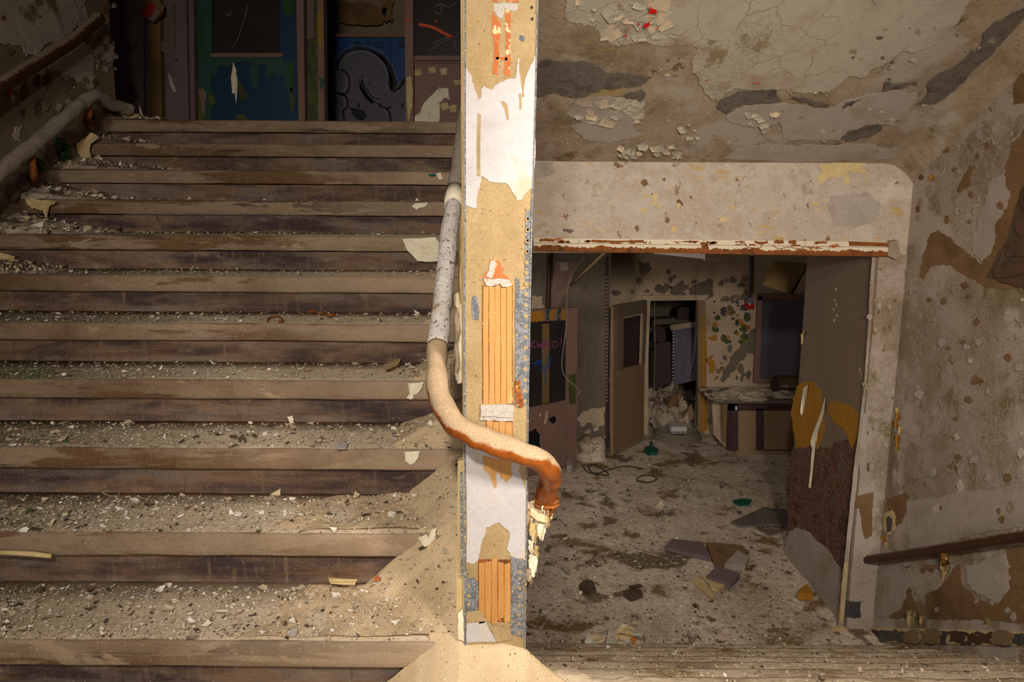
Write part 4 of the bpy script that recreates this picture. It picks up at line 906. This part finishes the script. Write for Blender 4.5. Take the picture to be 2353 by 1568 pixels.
# skirting of broken glazed tiles along the right wall
bb = st(slab('baseboard_right', [(1908,1440),(2353,1452),(2700,1462),(2700,1500),(2353,1486),(1905,1472)], PX(XR-.0), .012, K['creamdull'], None, .0, 0))
r = random.Random(21); x = 1950
while x < 2440:
    wd = r.uniform(12, 46); yb = 1441+.028*(x-1920)
    m = r.choice(['tileblue','tilemaroon','tilemaroon','tileblue','tileochre'])
    slab('tile', [(x,yb+r.uniform(2,8)),(x+wd-2,yb+r.uniform(2,8)),(x+wd-2,yb+r.uniform(26,34)),(x,yb+r.uniform(26,34))], RW, .012, K[m], bb, .006+r.uniform(0,.012), 6, 4, r.randint(0,99)); x += wd
slab('tile', [(1912,1450),(1925,1441),(1946,1446),(1944,1470),(1908,1472)], JM, .02, K['creamdull'], bb, .0, 3, 3, 4)
# handrail on the right wall
RR = PX(XR-.09)
rr_ = empty('handrail', RR(2160, 1262), 'dark brown wall handrail at lower right, sloping down towards the doorway', 'handrail')
tube('pipe', catmull([RR(1953,1292), RR(1985,1288), RR(2160,1262), RR(2353,1232), RR(2700,1180)], 8), .030, K['raildark'], rr_, 14, .003)
for x, y in ((1985,1288),(2168,1261)): tube('bracket', [RR(x, y+4), PX(XR-.08)(x-2, y+28), PX(XR-.005)(x+10, y+34)], .014, K['rust'], rr_, 8)

# ------------------------------------------------------------------ steel door leaf folded back behind the jamb
DX = XJ+.0; DP = PX(DX-.012)
d3 = st(empty('door_3', (DX, 5.9, ZR)))
yb_ = DP(1808, 1262).y
pt_ = [Vector((DX, YO+.02, ZR+.02)), Vector((DX, yb_, ZR+.02)), Vector((DX, yb_-.02, ZB+.25)), Vector((DX, YO+.02, ZB+.25))]
b = MB(); b.box((DX-.012, YO+.004, ZR+.02), (DX+.04, yb_, ZB+.2)); b.obj('leaf', K['doorgrey'], d3)
def dp(name, P, m, t=.002, off=.001, amp=3, seed=1): return slab(name, P, DP, t, K[m], d3, off, amp, 4, seed)
dp('rusted_panel', [(1818,1035),(1850,1015),(1900,1030),(1940,1010),(1975,1015),(1945,1290),(1925,1330),(1870,1240),(1850,1215),(1808,1220)], 'doorrust', .002, .001, 5, 2)
dp('ochre_patch', [(1818,950),(1830,890),(1848,876),(1872,878),(1885,895),(1890,930),(1893,970),(1890,1010),(1878,1035),(1868,1020),(1850,1030),(1828,1030),(1822,990)], 'ochre', .002, .002, 3, 3)
dp('ochre_patch', [(1902,950),(1906,925),(1925,923),(1950,932),(1972,948),(1968,1010),(1955,1032),(1940,990),(1920,975)], 'ochre', .002, .002, 3, 4)
dp('grey_patch', [(1802,1260),(1812,1222),(1830,1212),(1858,1222),(1900,1260),(1932,1310),(1928,1450),(1800,1300)], 'greycoat', .002, .003, 3, 5)
sheet('paint_curl', [(1888,940),(1895,915),(1893,950),(1880,985),(1876,1015),(1870,1025),(1863,1122),(1858,1120),(1866,1030),(1862,1015),(1876,975)], DP, K['cream'], d3, .02, (1,0), .006, 1, 3)
sheet('paint_curl', [(1846,892),(1856,884),(1850,920),(1843,955),(1839,950),(1843,915)], DP, K['cream'], d3, .02, (1,0), .006, 1, 4)
sheet('paint_curl', [(1840,770),(1848,758),(1846,790),(1840,792)], DP, K['creamdull'], d3, .02, (1,0), .006, 1, 5)
for q, (x, y) in enumerate([(1918,690),(1921,700),(1915,712),(1922,725),(1916,736),(1975,850),(1978,858),(1920,665)]): dp('chipped_spot', [(x-2,y-3),(x+2,y-3),(x+2,y+3),(x-1,y+4)], 'flakebeige', .001, .001, 1, q)

# ------------------------------------------------------------------ the dark room: back wall dressing
def bk(name, P, m, t=.01, off=0, amp=0, seed=1, parent=None, pl=BK): return slab(name, P, pl, t, K[m], parent or wall_back, off, amp, 4, seed)
for q, (P, m) in enumerate([([(1465,600),(1490,600),(1500,618),(1478,634),(1468,620)], 'roomdark'), ([(1503,665),(1510,655),(1535,652),(1545,660),(1520,675),(1508,672)], 'roomdark'), ([(1535,655),(1560,650),(1585,652),(1570,670),(1540,675)], 'roomdark'), ([(1580,665),(1600,655),(1625,640),(1640,642),(1640,680),(1625,690),(1600,685)], 'roomdark'), ([(1405,672),(1422,668),(1428,676),(1412,680)], 'roomdark'), ([(1405,720),(1418,708),(1422,730),(1416,755),(1408,745)], 'roomdark'),
    ([(1700,690),(1712,655),(1720,670),(1722,690)], 'roomdark'), ([(1660,860),(1700,800),(1735,755),(1738,790),(1710,815),(1690,850),(1660,880)], 'roomdark'), ([(1622,830),(1640,818),(1645,840),(1632,860)], 'ochre'), ([(1612,724),(1618,724),(1625,990),(1613,990)], 'ochre')]):
    bk('paint_patch', P, m, .005, .0, 6, q)
JM_ = FY(YO-.012)
def mottle(x0, y0, x1, y1, n, size, mats, seed, pl=BK, parent=None, t=.004, off=0.0, asp=1.0, name='paint_patch'):
    r = random.Random(seed)
    for _ in range(n):
        x = r.uniform(x0, x1); y = r.uniform(y0, y1); s_ = size*r.uniform(.4, 1.3); k = r.choice([4,5,6]); a0 = r.uniform(0, 6.28)
        P = [(x+s_*math.cos(a0+6.28*i/k)*r.uniform(.6,1.2), y+asp*s_*math.sin(a0+6.28*i/k)*r.uniform(.6,1.2)) for i in range(k)]
        slab(name, P, pl, t, K[r.choice(mats)], parent or wall_back, off+.00008*_, min(3, size*.25), 3, r.randint(0, 999))
mottle(1628, 715, 1720, 790, 26, 9, ['ochre','ochre','olive'], 1); mottle(1632, 690, 1720, 740, 16, 8, ['tileblue','roomdark'], 2)
mottle(1625, 800, 1660, 890, 10, 7, ['ochre','roomdark','barebrown'], 3); mottle(1655, 640, 1715, 690, 12, 8, ['roomdark','pink'], 4); mottle(1420, 610, 1600, 680, 14, 7, ['roomdark'], 5)
mottle(1660, 780, 1735, 880, 14, 9, ['roomdark'], 6, asp=1.5); mottle(1332, 985, 1392, 1030, 9, 7, ['roomwall','floor'], 7, DK, wall_dark); mottle(1402, 700, 1412, 1030, 14, 6, ['roomdark','greycoat'], 8, DK, wall_dark)
RS = PX(XR)
mottle(1240, 0, 1660, 350, 34, 8, ['greycoat','soffit','flakebeige'], 11, SOF, soffit, .003, .002, .6); mottle(1660, 230, 2150, 350, 30, 9, ['soffit','greycoat','beamface'], 12, SOF, soffit, .003, .006, .5)
mottle(1960, 60, 2300, 200, 26, 9, ['soffit','scrape','sheetpaint'], 13, SOF, soffit, .003, .008, .6); mottle(1490, 125, 1600, 180, 16, 7, ['barebrown','soffit'], 14, SOF, soffit, .002, .002, .7)
mottle(1760, 455, 1900, 490, 14, 11, ['creamdull','beamface'], 15, BEAM, beam, .002, 0, .5); mottle(1460, 410, 1570, 530, 20, 9, ['creamdull','barebrown','beamface'], 16, BEAM, beam, .002, 0)
mottle(1240, 380, 2050, 535, 40, 10, ['beamface','greycoat','beamface','creamdull'], 17, BEAM, beam, .002, .0005, .6)
mottle(1880, 372, 1990, 420, 9, 9, ['creamdull'], 18, BEAM, beam, .002, 0, 1.2)
mottle(2090, 620, 2353, 1230, 60, 9, ['greycoat','barebrown','leftpaint','wallright'], 19, RS, wall_right, .003, .003, 1.3); mottle(2070, 1290, 2353, 1420, 30, 9, ['greycoat','barebrown'], 20, RS, wall_right, .003, .004, 1.2)
mottle(2100, 250, 2300, 520, 34, 9, ['greycoat','barebrown','soffit'], 21, RS, wall_right, .003, .002, 1.4); mottle(1985, 620, 2060, 1130, 30, 7, ['soffit','barebrown','greycoat'], 22, JM_ , jamb, .003, .001, 1.6)
mottle(0, 0, 270, 250, 40, 9, ['leftpaint','wallleft','barebrown'], 23, LW, wall_left, .003, .0045, 1.2); mottle(40, 180, 130, 260, 10, 9, ['doorrust'], 24, LW, wall_left, .003, .001, 2)
mottle(1425, 1050, 1470, 1052, 1, 3, ['flakebeige'], 25, BK, wall_back)
# perforated bead on the outside corner
cb = MB(); a = DK(1393, 600); 
slab('corner_bead', rect(1391, 590, 1397, 1048), FY(YW-.005), .01, K['wooddark'], wall_dark, 0)
for i in range(34):
    y = 636+i*8.6; slab('bead_hole', rect(1393, y, 1395.5, y+3.6), FY(YW-.005), .003, K['roomwall'], wall_dark, .010)
bk('plaster_patch', [(1326,960),(1340,945),(1362,938),(1392,935),(1390,975),(1370,985),(1350,972),(1335,980)], 'roomwall', .006, .0, 4, 5, wall_dark, DK)
bk('plaster_patch', [(1278,600),(1330,600),(1310,660),(1280,705),(1268,705)], 'pink', .004, .0, 4, 6, wall_dark, DK)
bk('plaster_patch', [(1222,680),(1245,680),(1252,708),(1222,712)], 'roomwall', .004, .0, 4, 6, wall_dark, DK)
tag(bk('notice', [(1286,596),(1304,600),(1306,620),(1288,624)], 'greycoat', .003, .006, 0, 1, None, DK), None) if False else None
n_ = slab('paper_notice', [(1286,604),(1304,602),(1306,620),(1288,624)], DK, .003, K['greycoat'], None, .002); tag(n_, 'small pale paper stuck high on the dark wall behind the pink door', 'notice')
pp = FY(YW-.06); t_ = tube('brown_pipe', [pp(1262, 560), pp(1261, 640), pp(1259, 712), pp(1258, 1010)], .028, K['raildark'], None, 10); tag(t_, 'vertical brown pipe behind the pink door in the dark room', 'pipe')
# leaning batten and cables
q1 = FY(8.2)(1312, 655); q2 = FY(7.2)(1400, 572)
t_ = tube('batten', [q1, q2], .018, K['woodtan'], None, 4); tag(t_, 'long thin batten hanging slantwise from the room ceiling at left', 'batten')
q = FY(8.15); t_ = tube('cable', catmull([q(1345,590), q(1318,625), q(1304,665), q(1302,740), q(1296,790), q(1291,840), q(1300,868), q(1325,890), q(1334,900), q(1326,908)], 6), .006, K['wire'], None, 6); tag(t_, 'thin pale cable drooping in front of the pink door', 'cable')
q = FY(9.9); t_ = tube('cable', catmull([q(1603,600), q(1603,660), q(1600,700), q(1597,800), q(1585,860)], 5), .004, K['wire'], None, 6); tag(t_, 'thin cable hanging at the right side of the far doorway', 'cable')
t_ = tube('cable', catmull([q(1504,690), q(1505,800), q(1504,900), q(1515,925)], 5), .005, K['wire'], None, 6); tag(t_, 'pale cable hanging at the left side inside the far doorway', 'cable')
# pink half-glazed leaf at left
pa, pb = ROOM(1222, 1092), ROOM(1325, 1067); PD = vert_plane(pa, pb)
d4 = st(empty('door_4', pb))
def pk(name, P, m, t=.045, off=0.0, amp=0, seed=1): return slab(name, P, PD, t, K[m], d4, off, amp, 4, seed)
pk('stile', [(1303,709),(1327,706),(1325,1070),(1302,1072)], 'pink'); pk('top_rail', [(1180,714),(1303,708),(1303,736),(1180,742)], 'pink')
pk('bottom_panel', [(1180,945),(1303,920),(1303,1074),(1180,1100)], 'pink'); pk('backing_panel', [(1180,742),(1303,736),(1303,921),(1180,946)], 'glass', .02, .0)
pk('ochre_patch', [(1200,716),(1250,712),(1252,736),(1200,740)], 'ochre', .003, .046, 3, 2)
for x in (1256, 1282): pk('teal_stripe', [(x,712),(x+8,710),(x+3,722),(x+6,736),(x-2,738),(x,725)], 'teal', .003, .047, 2, x)
for x in (1266, 1292): pk('ochre_patch', [(x,712),(x+9,710),(x+6,735),(x-1,737)], 'ochre', .003, .047, 2, x)
pk('olive_patch', [(1307,862),(1324,860),(1323,928),(1308,930)], 'olive', .003, .046, 1, 3)
pk('kick_hole', [(1262,964),(1275,956),(1278,968),(1270,974)], 'black', .003, .046, 2, 4); pk('kick_hole', [(1215,995),(1232,985),(1242,1000),(1240,1030),(1222,1042),(1212,1030)], 'black', .003, .046, 3, 5)
for P, a in (([(1252,975),(1258,945),(1260,946),(1256,974)], 0), ([(1240,955),(1244,950),(1245,962)], 0)): pk('splinter', P, 'flakebeige', .02, .046)
pk('brown_strip', [(1246,745),(1262,744),(1262,925),(1246,928)], 'woodbrown', .004, .021); 
strokes('lettering', [
    ([(1221,784),(1220,801)], 2.2), ([(1231,783),(1221,793)], 2), ([(1221,793),(1232,801)], 2),
    ([(1234,784),(1236,800)], 2), ([(1236,800),(1240,789)], 2), ([(1240,789),(1243,800)], 2), ([(1243,800),(1247,783)], 2),
    ([(1248,800),(1252,783)], 2), ([(1252,783),(1256,800)], 2), ([(1249,794),(1256,793)], 1.8),
    ([(1259,784),(1259,800)], 2), ([(1259,784),(1265,785),(1265,791),(1259,793)], 1.8), ([(1260,793),(1268,800)], 2),
    ([(1271,784),(1271,799)], 2), ([(1271,784),(1279,786),(1283,791),(1279,797),(1271,799)], 1.8), ([(1290,778),(1289,792)], 2.2), ([(1288,796),(1290,797)], 2.2)], PD, K['purplespray'], d4, .029)
strokes('drip', [([(1245,800),(1245,826)], 1), ([(1254,800),(1254,815)], 1), ([(1264,800),(1264,806)], 1)], PD, K['purplespray'], d4, .029)
strokes('blue_scrawl', [([(1224,836),(1236,830),(1228,840)], 2.2), ([(1238,845),(1240,828),(1246,842)], 2.2), ([(1246,822),(1244,838),(1252,844),(1258,836),(1256,820)], 2.2), ([(1262,822),(1266,819),(1262,842)], 2.2), ([(1236,848),(1250,850),(1264,842)], 2), ([(1253,848),(1254,885)], 2)], PD, K['bluespray'], d4, .029)
# far doorway frame and its open leaf
d5 = st(empty('door_5', (dl, YB, ZR)))
bk('jamb', [(1478,692),(1490,692),(1490,1003),(1480,1006)], 'roomwall', .12, -.10, 0, 1, d5); bk('jamb', [(1604,688),(1621,680),(1619,1000),(1604,998)], 'woodtan', .12, -.10, 0, 1, d5)
bk('head', [(1474,680),(1631,678),(1622,690),(1480,692)], 'roomwall', .14, -.10, 0, 1, d5); bk('yellow_edge', [(1613,725),(1621,722),(1620,990),(1612,994)], 'ochre', .01, .03, 1, 2, d5)
la, lb = ROOM(1414, 1045), ROOM(1479, 1011); LP = vert_plane(la, lb)
def lf(name, P, m, t=.04, off=0.0, amp=0, seed=1, dz=0): return slab(name, P, LP, t, K[m], d5, off, amp, 4, seed)
lf('leaf_lower', [(1416,851),(1481,835),(1479,1011),(1414,1045)], 'woodtan'); lf('leaf_top', [(1421,701),(1487,690),(1487,720),(1420,735)], 'doorgrey')
lf('leaf_stile', [(1420,735),(1434,732),(1432,850),(1417,853)], 'doorgrey'); lf('leaf_stile', [(1478,722),(1487,720),(1482,836),(1474,838)], 'doorgrey')
lf('leaf_pane', [(1434,732),(1478,722),(1474,838),(1432,850)], 'wooddark', .01, .012); lf('glazing_bead', [(1474,724),(1479,722),(1475,838),(1471,838)], 'roomwall', .014, .041); lf('glazing_bead', [(1434,729),(1478,719),(1478,723),(1434,733)], 'roomwall', .01, .041)
lf('leaf_edge', [(1410,705),(1421,701),(1416,853),(1415,1044),(1409,1046)], 'woodtan', .045)
# store room contents
SR = FY(11.2)
cab = empty('cupboard', SR(1580, 960), 'dark blue-grey metal door leaning inside the far doorway', 'cupboard')
slab('panel', [(1548,757),(1607,750),(1610,872),(1550,885)], SR, .05, K['bluegrey'], cab); slab('frame_top', [(1540,748),(1608,738),(1608,750),(1542,760)], SR, .07, K['roomwall'], cab)
for i in range(16): slab('strip_mark', rect(1545.5, 762+i*7.6, 1548.5, 766+i*7.6), SR, .004, K['whiteplastic'], cab, .05)
t_ = slab('leaning_board', [(1506,790),(1540,785),(1543,880),(1505,896)], FY(11.0), .05, K['wooddark'], None); tag(t_, 'dark red-brown panel standing left of the leaning metal door', 'panel')
t_ = slab('shelf', [(1500,735),(1610,728),(1610,738),(1500,748)], FY(11.6), .3, K['roomdark'], None, -.3); tag(t_, 'pale wall shelf high inside the far doorway', 'shelf')
t_ = slab('cardboard_box', [(1558,712),(1566,706),(1594,706),(1594,732),(1556,736)], FY(11.5), .2, K['wooddark'], None, -.2); tag(t_, 'small brown box on the shelf in the far doorway', 'box')
t_ = slab('crumpled_card', [(1500,770),(1506,752),(1528,756),(1532,778),(1502,786)], FY(11.3), .02, K['wooddark'], None, 0, 3); tag(t_, 'crumpled maroon card under the shelf in the far doorway', 'card')
bagm = [('paper_sheet',[(1560,950),(1590,928),(1598,960),(1578,972)],'woodtan','tan card sheet slumped on the rubble in the far doorway'), ('paper_sheet',[(1530,915),(1560,905),(1562,935),(1532,935)],'barebrown','reddish sheet on top of the rubble in the far doorway'), ('paper_sheet',[(1535,945),(1555,938),(1570,958),(1545,965)],'greycoat','grey crumpled sheet in the middle of the doorway rubble')]
for i, (n_, P, m, lb_) in enumerate(bagm): tag(sheet(n_, P, FY(10.6), K[m], None, .12, (1,.4), 0, 3, i, None, .02), lb_, 'paper')
V = []; F = []; n = 22
for j in range(n+1):
    for i in range(n+1):
        x = dl+.05+(dr-dl-.1)*i/n; y = YB+.1+1.4*j/n; z = ZR+.42*math.sin(math.pi*min(1, j/n*.8))*(.7+.3*i/n) + .16*noise.noise(Vector((x*6, y*5, 0)))+.07*noise.noise(Vector((x*17, y*15, 0)))
        V.append((x, y, z))
for j in range(n):
    for i in range(n): a = j*(n+1)+i; F.append((a, a+1, a+n+2, a+n+1))
tag(obj('rubbish_heap', V, F, K['floor']), 'mound of rubble and litter filling the far doorway', 'rubble', kind='stuff')
# coil with a white box on the floor
cc = ROOM(1555, 1008); co_ = empty('cable_coil', cc, 'flat coil of thick pale cable on the floor before the far doorway', 'cable')
for i in range(5):
    rr2 = .34 - .012*i; z = .02+.022*i
    tube('loop', [cc+Vector((rr2*math.cos(a*math.pi/12)+.01*math.sin(i*3), rr2*.8*math.sin(a*math.pi/12), z)) for a in range(25)], .012, K['wire'], co_, 6)
wb = empty('white_box', cc+Vector((.02,-.03,.12)), 'small white plastic crate sitting in the cable coil', 'crate')
b = MB(); b.box(cc+Vector((-.11,-.1,.10)), cc+Vector((.11,.1,.20))); b.obj('body', K['whiteplastic'], wb)
for i in range(8): b = MB(); b.box(cc+Vector((-.105+.027*i,-.106,.105)), cc+Vector((-.093+.027*i,-.10,.135))); b.obj('slot', K['black'], wb)
# fire alarm with conduit
fa = empty('fire_alarm', BK(1723, 700), 'red alarm call point with a metal conduit on the room back wall', 'fire alarm')
slab('case', rect(1714, 690, 1733, 711), BK, .06, K['red'], fa); slab('cover', [(1716,688),(1722,683),(1732,688),(1732,698),(1716,698)], BK, .03, K['bluegrey'], fa, .06); slab('button', rect(1721, 697, 1725, 701), BK, .02, K['whiteplastic'], fa, .09)
tube('conduit', [FY(YB-.03)(1724, 590), FY(YB-.03)(1723, 684)], .014, K['bluegrey'], fa, 8); tube('conduit', [FY(YB-.03)(1728, 590), FY(YB-.03)(1726, 684)], .008, K['bluegrey'], fa, 8)
# blue-grey board (blocked window)
w1 = st(empty('window_1', BK(1800, 780)))
bk('pane', [(1750,690),(1870,688),(1870,872),(1744,870)], 'bluegrey', .02, .0, 0, 1, w1); bk('frame', [(1742,682),(1752,682),(1746,880),(1732,880)], 'pink', .06, 0, 0, 1, w1); bk('frame', [(1740,676),(1880,676),(1880,690),(1742,690)], 'pink', .06, 0, 0, 1, w1); bk('sill', [(1734,870),(1880,870),(1880,880),(1732,880)], 'pink', .07, 0, 0, 1, w1)
bk('red_line', rect(1752, 689, 1860, 691), 'doorrust', .003, .06, 0, 1, w1)
# counter with sagging top
CT = FY(9.3)
ct = empty('counter', ROOM(1740, 1040), 'broken dark-framed counter with tan doors below the blue-grey window', 'cabinet')
slab('top', [(1640,912),(1660,896),(1850,894),(1850,935),(1685,936)], FY(9.3), .06, K['wooddark'], ct, -.5)
b = MB(); a = CT(1640, 925); c = CT(1870, 925)
b.box((a.x, 9.32, a.z-.02), (c.x, 10.0, a.z+.03)); b.obj('worktop', K['roomdark'], ct)
slab('rail', rect(1672, 930, 1870, 944), CT, .05, K['wooddark'], ct, -.05)
slab('post', rect(1672, 930, 1696, 1036), CT, .05, K['wooddark'], ct, -.05); slab('post', rect(1738, 940, 1755, 1036), CT, .05, K['wooddark'], ct, -.05)
slab('door', rect(1692, 944, 1739, 1034), CT, .03, K['woodtan'], ct, -.05); slab('door', rect(1755, 944, 1870, 1036), CT, .03, K['woodtan'], ct, -.04); slab('plinth', rect(1690, 1034, 1870, 1046), CT, .04, K['woodtan'], ct, -.05)
slab('side_panel', [(1636,915),(1660,925),(1672,1035),(1640,1000)], FY(9.6), .05, K['roomwall'], ct)
slab('broken_flap', [(1660,930),(1672,928),(1668,1020),(1672,1038),(1662,1010)], FY(9.25), .02, K['woodbrown'], ct); slab('handle', rect(1690, 934, 1694, 943), CT, .02, K['whiteplastic'], ct, .0)
tag(slab('dark_box', [(1778,880),(1782,872),(1790,872),(1786,912),(1776,910)], FY(9.7), .12, K['wooddark'], None), 'narrow dark upright box standing on the counter', 'box')
b2_ = empty('storage_box', FY(9.8)(1815, 905), 'low brown box with pale labels on the right of the counter', 'box')
slab('body', rect(1788, 872, 1850, 908), FY(9.8), .25, K['woodbrown'], b2_, -.25); slab('paper_label', rect(1794, 884, 1812, 893), FY(9.8), .002, K['greycoat'], b2_, .001); slab('paper_label', rect(1793, 896, 1809, 903), FY(9.8), .002, K['greycoat'], b2_, .001)
V = []; F = []; n = 18
for j in range(n+1):
    for i in range(n+1):
        x = a.x-.05+1.35*i/n; y = 9.3+.65*j/n; V.append((x, y, a.z+.03+.07*math.sin(math.pi*i/n)*math.sin(math.pi*j/n)+.05*noise.noise(Vector((x*9, y*9, 0)))))
for j in range(n):
    for i in range(n): q = j*(n+1)+i; F.append((q, q+1, q+n+2, q+n+1))
tag(obj('counter_litter', V, F, K['floor']), 'dusty litter and torn sheets covering the counter top', 'debris', kind='stuff')
# hanging ceiling board
t_ = slab('ceiling_board', [(1782,600),(1858,606),(1822,677),(1752,655)], FY(8.0), .05, K['woodbrown'], None); tag(t_, 'brown ceiling board hanging loose at the upper right of the room', 'board')
t_ = slab('board_edge', [(1858,606),(1853,622),(1822,677),(1816,675)], FY(7.99), .03, K['ochre'], t_, .01)
# fluorescent fitting
fl = empty('ceiling_light', FY(7.0)(1575, 592), 'white fluorescent ceiling fitting hanging just below the rusty lintel', 'ceiling light')
pz = 1.26
A = FY(7.4)(1512, 586); B_ = FY(6.6)(1640, 590); d_ = (B_-A); d_.z = 0; L_ = d_.length; d_.normalize(); n_v = Vector((-d_.y, d_.x, 0))
def obx(p0, l, wd, z0, z1, name, m):
    c4 = [p0-n_v*wd, p0+d_*l-n_v*wd, p0+d_*l+n_v*wd, p0+n_v*wd]; Vv = [(q.x,q.y,z0) for q in c4]+[(q.x,q.y,z1) for q in c4]
    obj(name, Vv, [(0,3,2,1),(4,5,6,7),(0,1,5,4),(1,2,6,5),(2,3,7,6),(3,0,4,7)], K[m], fl)
zb = B_.z-.01
obx(A, L_, .10, zb, zb+.05, 'housing', 'whiteplastic'); obx(A+d_*.03, L_-.06, .075, zb-.012, zb, 'diffuser', 'whiteplastic'); obx(A+d_*L_, .02, .11, zb-.02, zb+.055, 'end_cap', 'whiteplastic')

# ------------------------------------------------------------------ things lying on the room floor
def fl_slab(name, P, m, label, t=.03, cat='board', amp=1.5, tilt=0):
    o = slab(name, P, ROOM, t, K[m], None, .012, amp, 2, len(label)); return tag(o, label, cat, {'board': 'broken boards on the room floor', 'paper': 'sheets lying on the room floor', 'rubble': 'shards on the room floor'}.get(cat))
fl_slab('floor_board', [(1527,1256),(1545,1238),(1614,1246),(1634,1282),(1580,1270)], 'mauve', 'grey board with a yellowish edge lying flat in the middle of the room floor', .04)
fl_slab('floor_board', [(1622,1247),(1705,1254),(1722,1266),(1688,1290),(1645,1302),(1632,1275)], 'barebrown', 'brown broken board right of the grey board on the floor', .03)
fl_slab('paper_sheet', [(1664,1297),(1695,1264),(1722,1281),(1712,1297)], 'greycoat', 'pale square sheet lying right of the brown board on the floor', .06, 'paper')
fl_slab('floor_board', [(1624,1324),(1650,1300),(1702,1318),(1676,1342)], 'mauve', 'grey-brown tilted board in front of the pale square sheet', .05)
fl_slab('paper_sheet', [(1590,1337),(1603,1326),(1642,1366),(1637,1374)], 'creamdull', 'narrow cream strip pointing away on the floor, left of the tilted board', .02, 'paper')
fl_slab('paper_sheet', [(1612,1322),(1628,1328),(1665,1345),(1650,1358),(1632,1350)], 'creamdull', 'beige triangular sheet touching the narrow cream strip', .02, 'paper')
fl_slab('floor_board', [(1678,1200),(1756,1165),(1806,1170),(1806,1205),(1700,1208)], 'scrape', 'dark board lying deep in the room near the rusty door', .02)
fl_slab('green_scrap', [(1480,1033),(1484,1026),(1494,1024),(1495,1014),(1500,1014),(1499,1026),(1512,1030),(1508,1040),(1488,1041)], 'greenscrap', 'bright green plastic scrap on the floor by the open far door', .04, 'scrap')
fl_slab('green_scrap', [(1684,1150),(1700,1147),(1728,1148),(1722,1160),(1700,1160)], 'greenscrap', 'dull dark green scrap on the floor in front of the counter', .02, 'scrap')
fl_slab('plaster_shard', [(1330,1347),(1340,1334),(1360,1333),(1370,1355),(1350,1362)], 'flakedark', 'dark rounded shard on the floor, nearest to the partition', .03, 'rubble')
fl_slab('plaster_shard', [(1432,1365),(1440,1354),(1470,1354),(1478,1366),(1450,1375)], 'flakedark', 'dark oval shard on the floor, middle one', .03, 'rubble')
fl_slab('plaster_shard', [(1290,1304),(1300,1300),(1309,1308),(1306,1318)], 'greycoat', 'light almond-shaped flake on the floor right of the hanging curls', .02, 'paint flake')
fl_slab('plaster_shard', [(1291,1356),(1318,1352),(1320,1362),(1300,1366)], 'greycoat', 'light crescent flake on the floor left of the dark rounded shard', .02, 'paint flake')
fl_slab('yellow_scrap', [(1833,1362),(1848,1345),(1856,1343),(1868,1366)], 'ochre', 'ochre and white torn scrap on the floor beside the rusty door foot', .06, 'scrap')
fl_slab('plaster_shard', [(1300,960+100),(1312,1058),(1316,1068),(1302,1070)], 'greycoat', 'pale block at the foot of the pink door', .1, 'rubble')
bag = empty('sack', ROOM(1355,1050), 'pale grey rubble sack slumped behind the pink door', 'sack')
V = []; F = []; c = ROOM(1358, 1058)+Vector((0,.15,0)); na, nb_ = 16, 10
for i in range(nb_+1):
    for k in range(na):
        th = math.pi*i/nb_*.5; ph = 2*math.pi*k/na; v = Vector((math.sin(th+.0)*math.cos(ph)*.27, math.sin(th)*math.sin(ph)*.22, math.cos(th)*.27)); v *= 1+.3*noise.noise(v*6); V.append(c+v)
for i in range(nb_):
    for k in range(na): q = i*na+k; p2 = i*na+(k+1) % na; F.append((q, q+na, p2+na, p2))
obj('body', V, F, K['floor'], bag, True)
# wires on the floor
for i, (L_, lb_) in enumerate([([(1337,1068),(1352,1086),(1390,1092),(1398,1090),(1385,1078),(1362,1068),(1352,1075),(1370,1088),(1430,1072),(1480,1078)], 'thin dark wire tangled on the floor in front of the open far door'), ([(1464,1100),(1480,1092),(1506,1096),(1506,1104),(1490,1109),(1466,1106),(1464,1100)], 'small loop of dark wire on the open floor')]):
    tag(obj('floor_wire', *tube_geo(catmull([tuple(ROOM(x, y, .02)) for x, y in L_], 5), .006, 6), K['darkwire'], None, True), lb_, 'wire')
# big yellowed peel by the last step
pe = flake_thing('paint_sheet', [(1342,1478),(1350,1462),(1372,1454),(1398,1452),(1402,1440),(1415,1433),(1432,1434),(1455,1444),(1474,1460),(1486,1480),(1440,1484),(1395,1486)], FY(4.95), 'yellowedpaint', 'large arched sheet of yellowed grey paint curling up at the foot of the descending flight', .10, (1,-.3), .0, 1.5, 7, 'peeling paint', .02)
slab('fold', [(1398,1452),(1402,1440),(1404,1460),(1394,1484),(1390,1484)], FY(4.90), .006, K['flakebeige'], pe, .0, 1, 2, 3)
# dirty litter drift on the top descending treads beside the partition
V = []; F = []; n = 50
for j in range(n+1):
    for i in range(n+1):
        x = PXR+.01+1.5*i/n; y = 2.1+1.5*j/n; pz_ = -.57*(y-YD) if y > YD else 0
        V.append((x, y, pz_ + (.10*(1-i/n)**1.5 - .035 - .16*(j/n)**2) + .018*noise.noise(Vector((x*7, y*7, 0)))+.010*noise.noise(Vector((x*25, y*25, 0)))))
for j in range(n):
    for i in range(n): q = j*(n+1)+i; F.append((q, q+1, q+n+2, q+n+1))
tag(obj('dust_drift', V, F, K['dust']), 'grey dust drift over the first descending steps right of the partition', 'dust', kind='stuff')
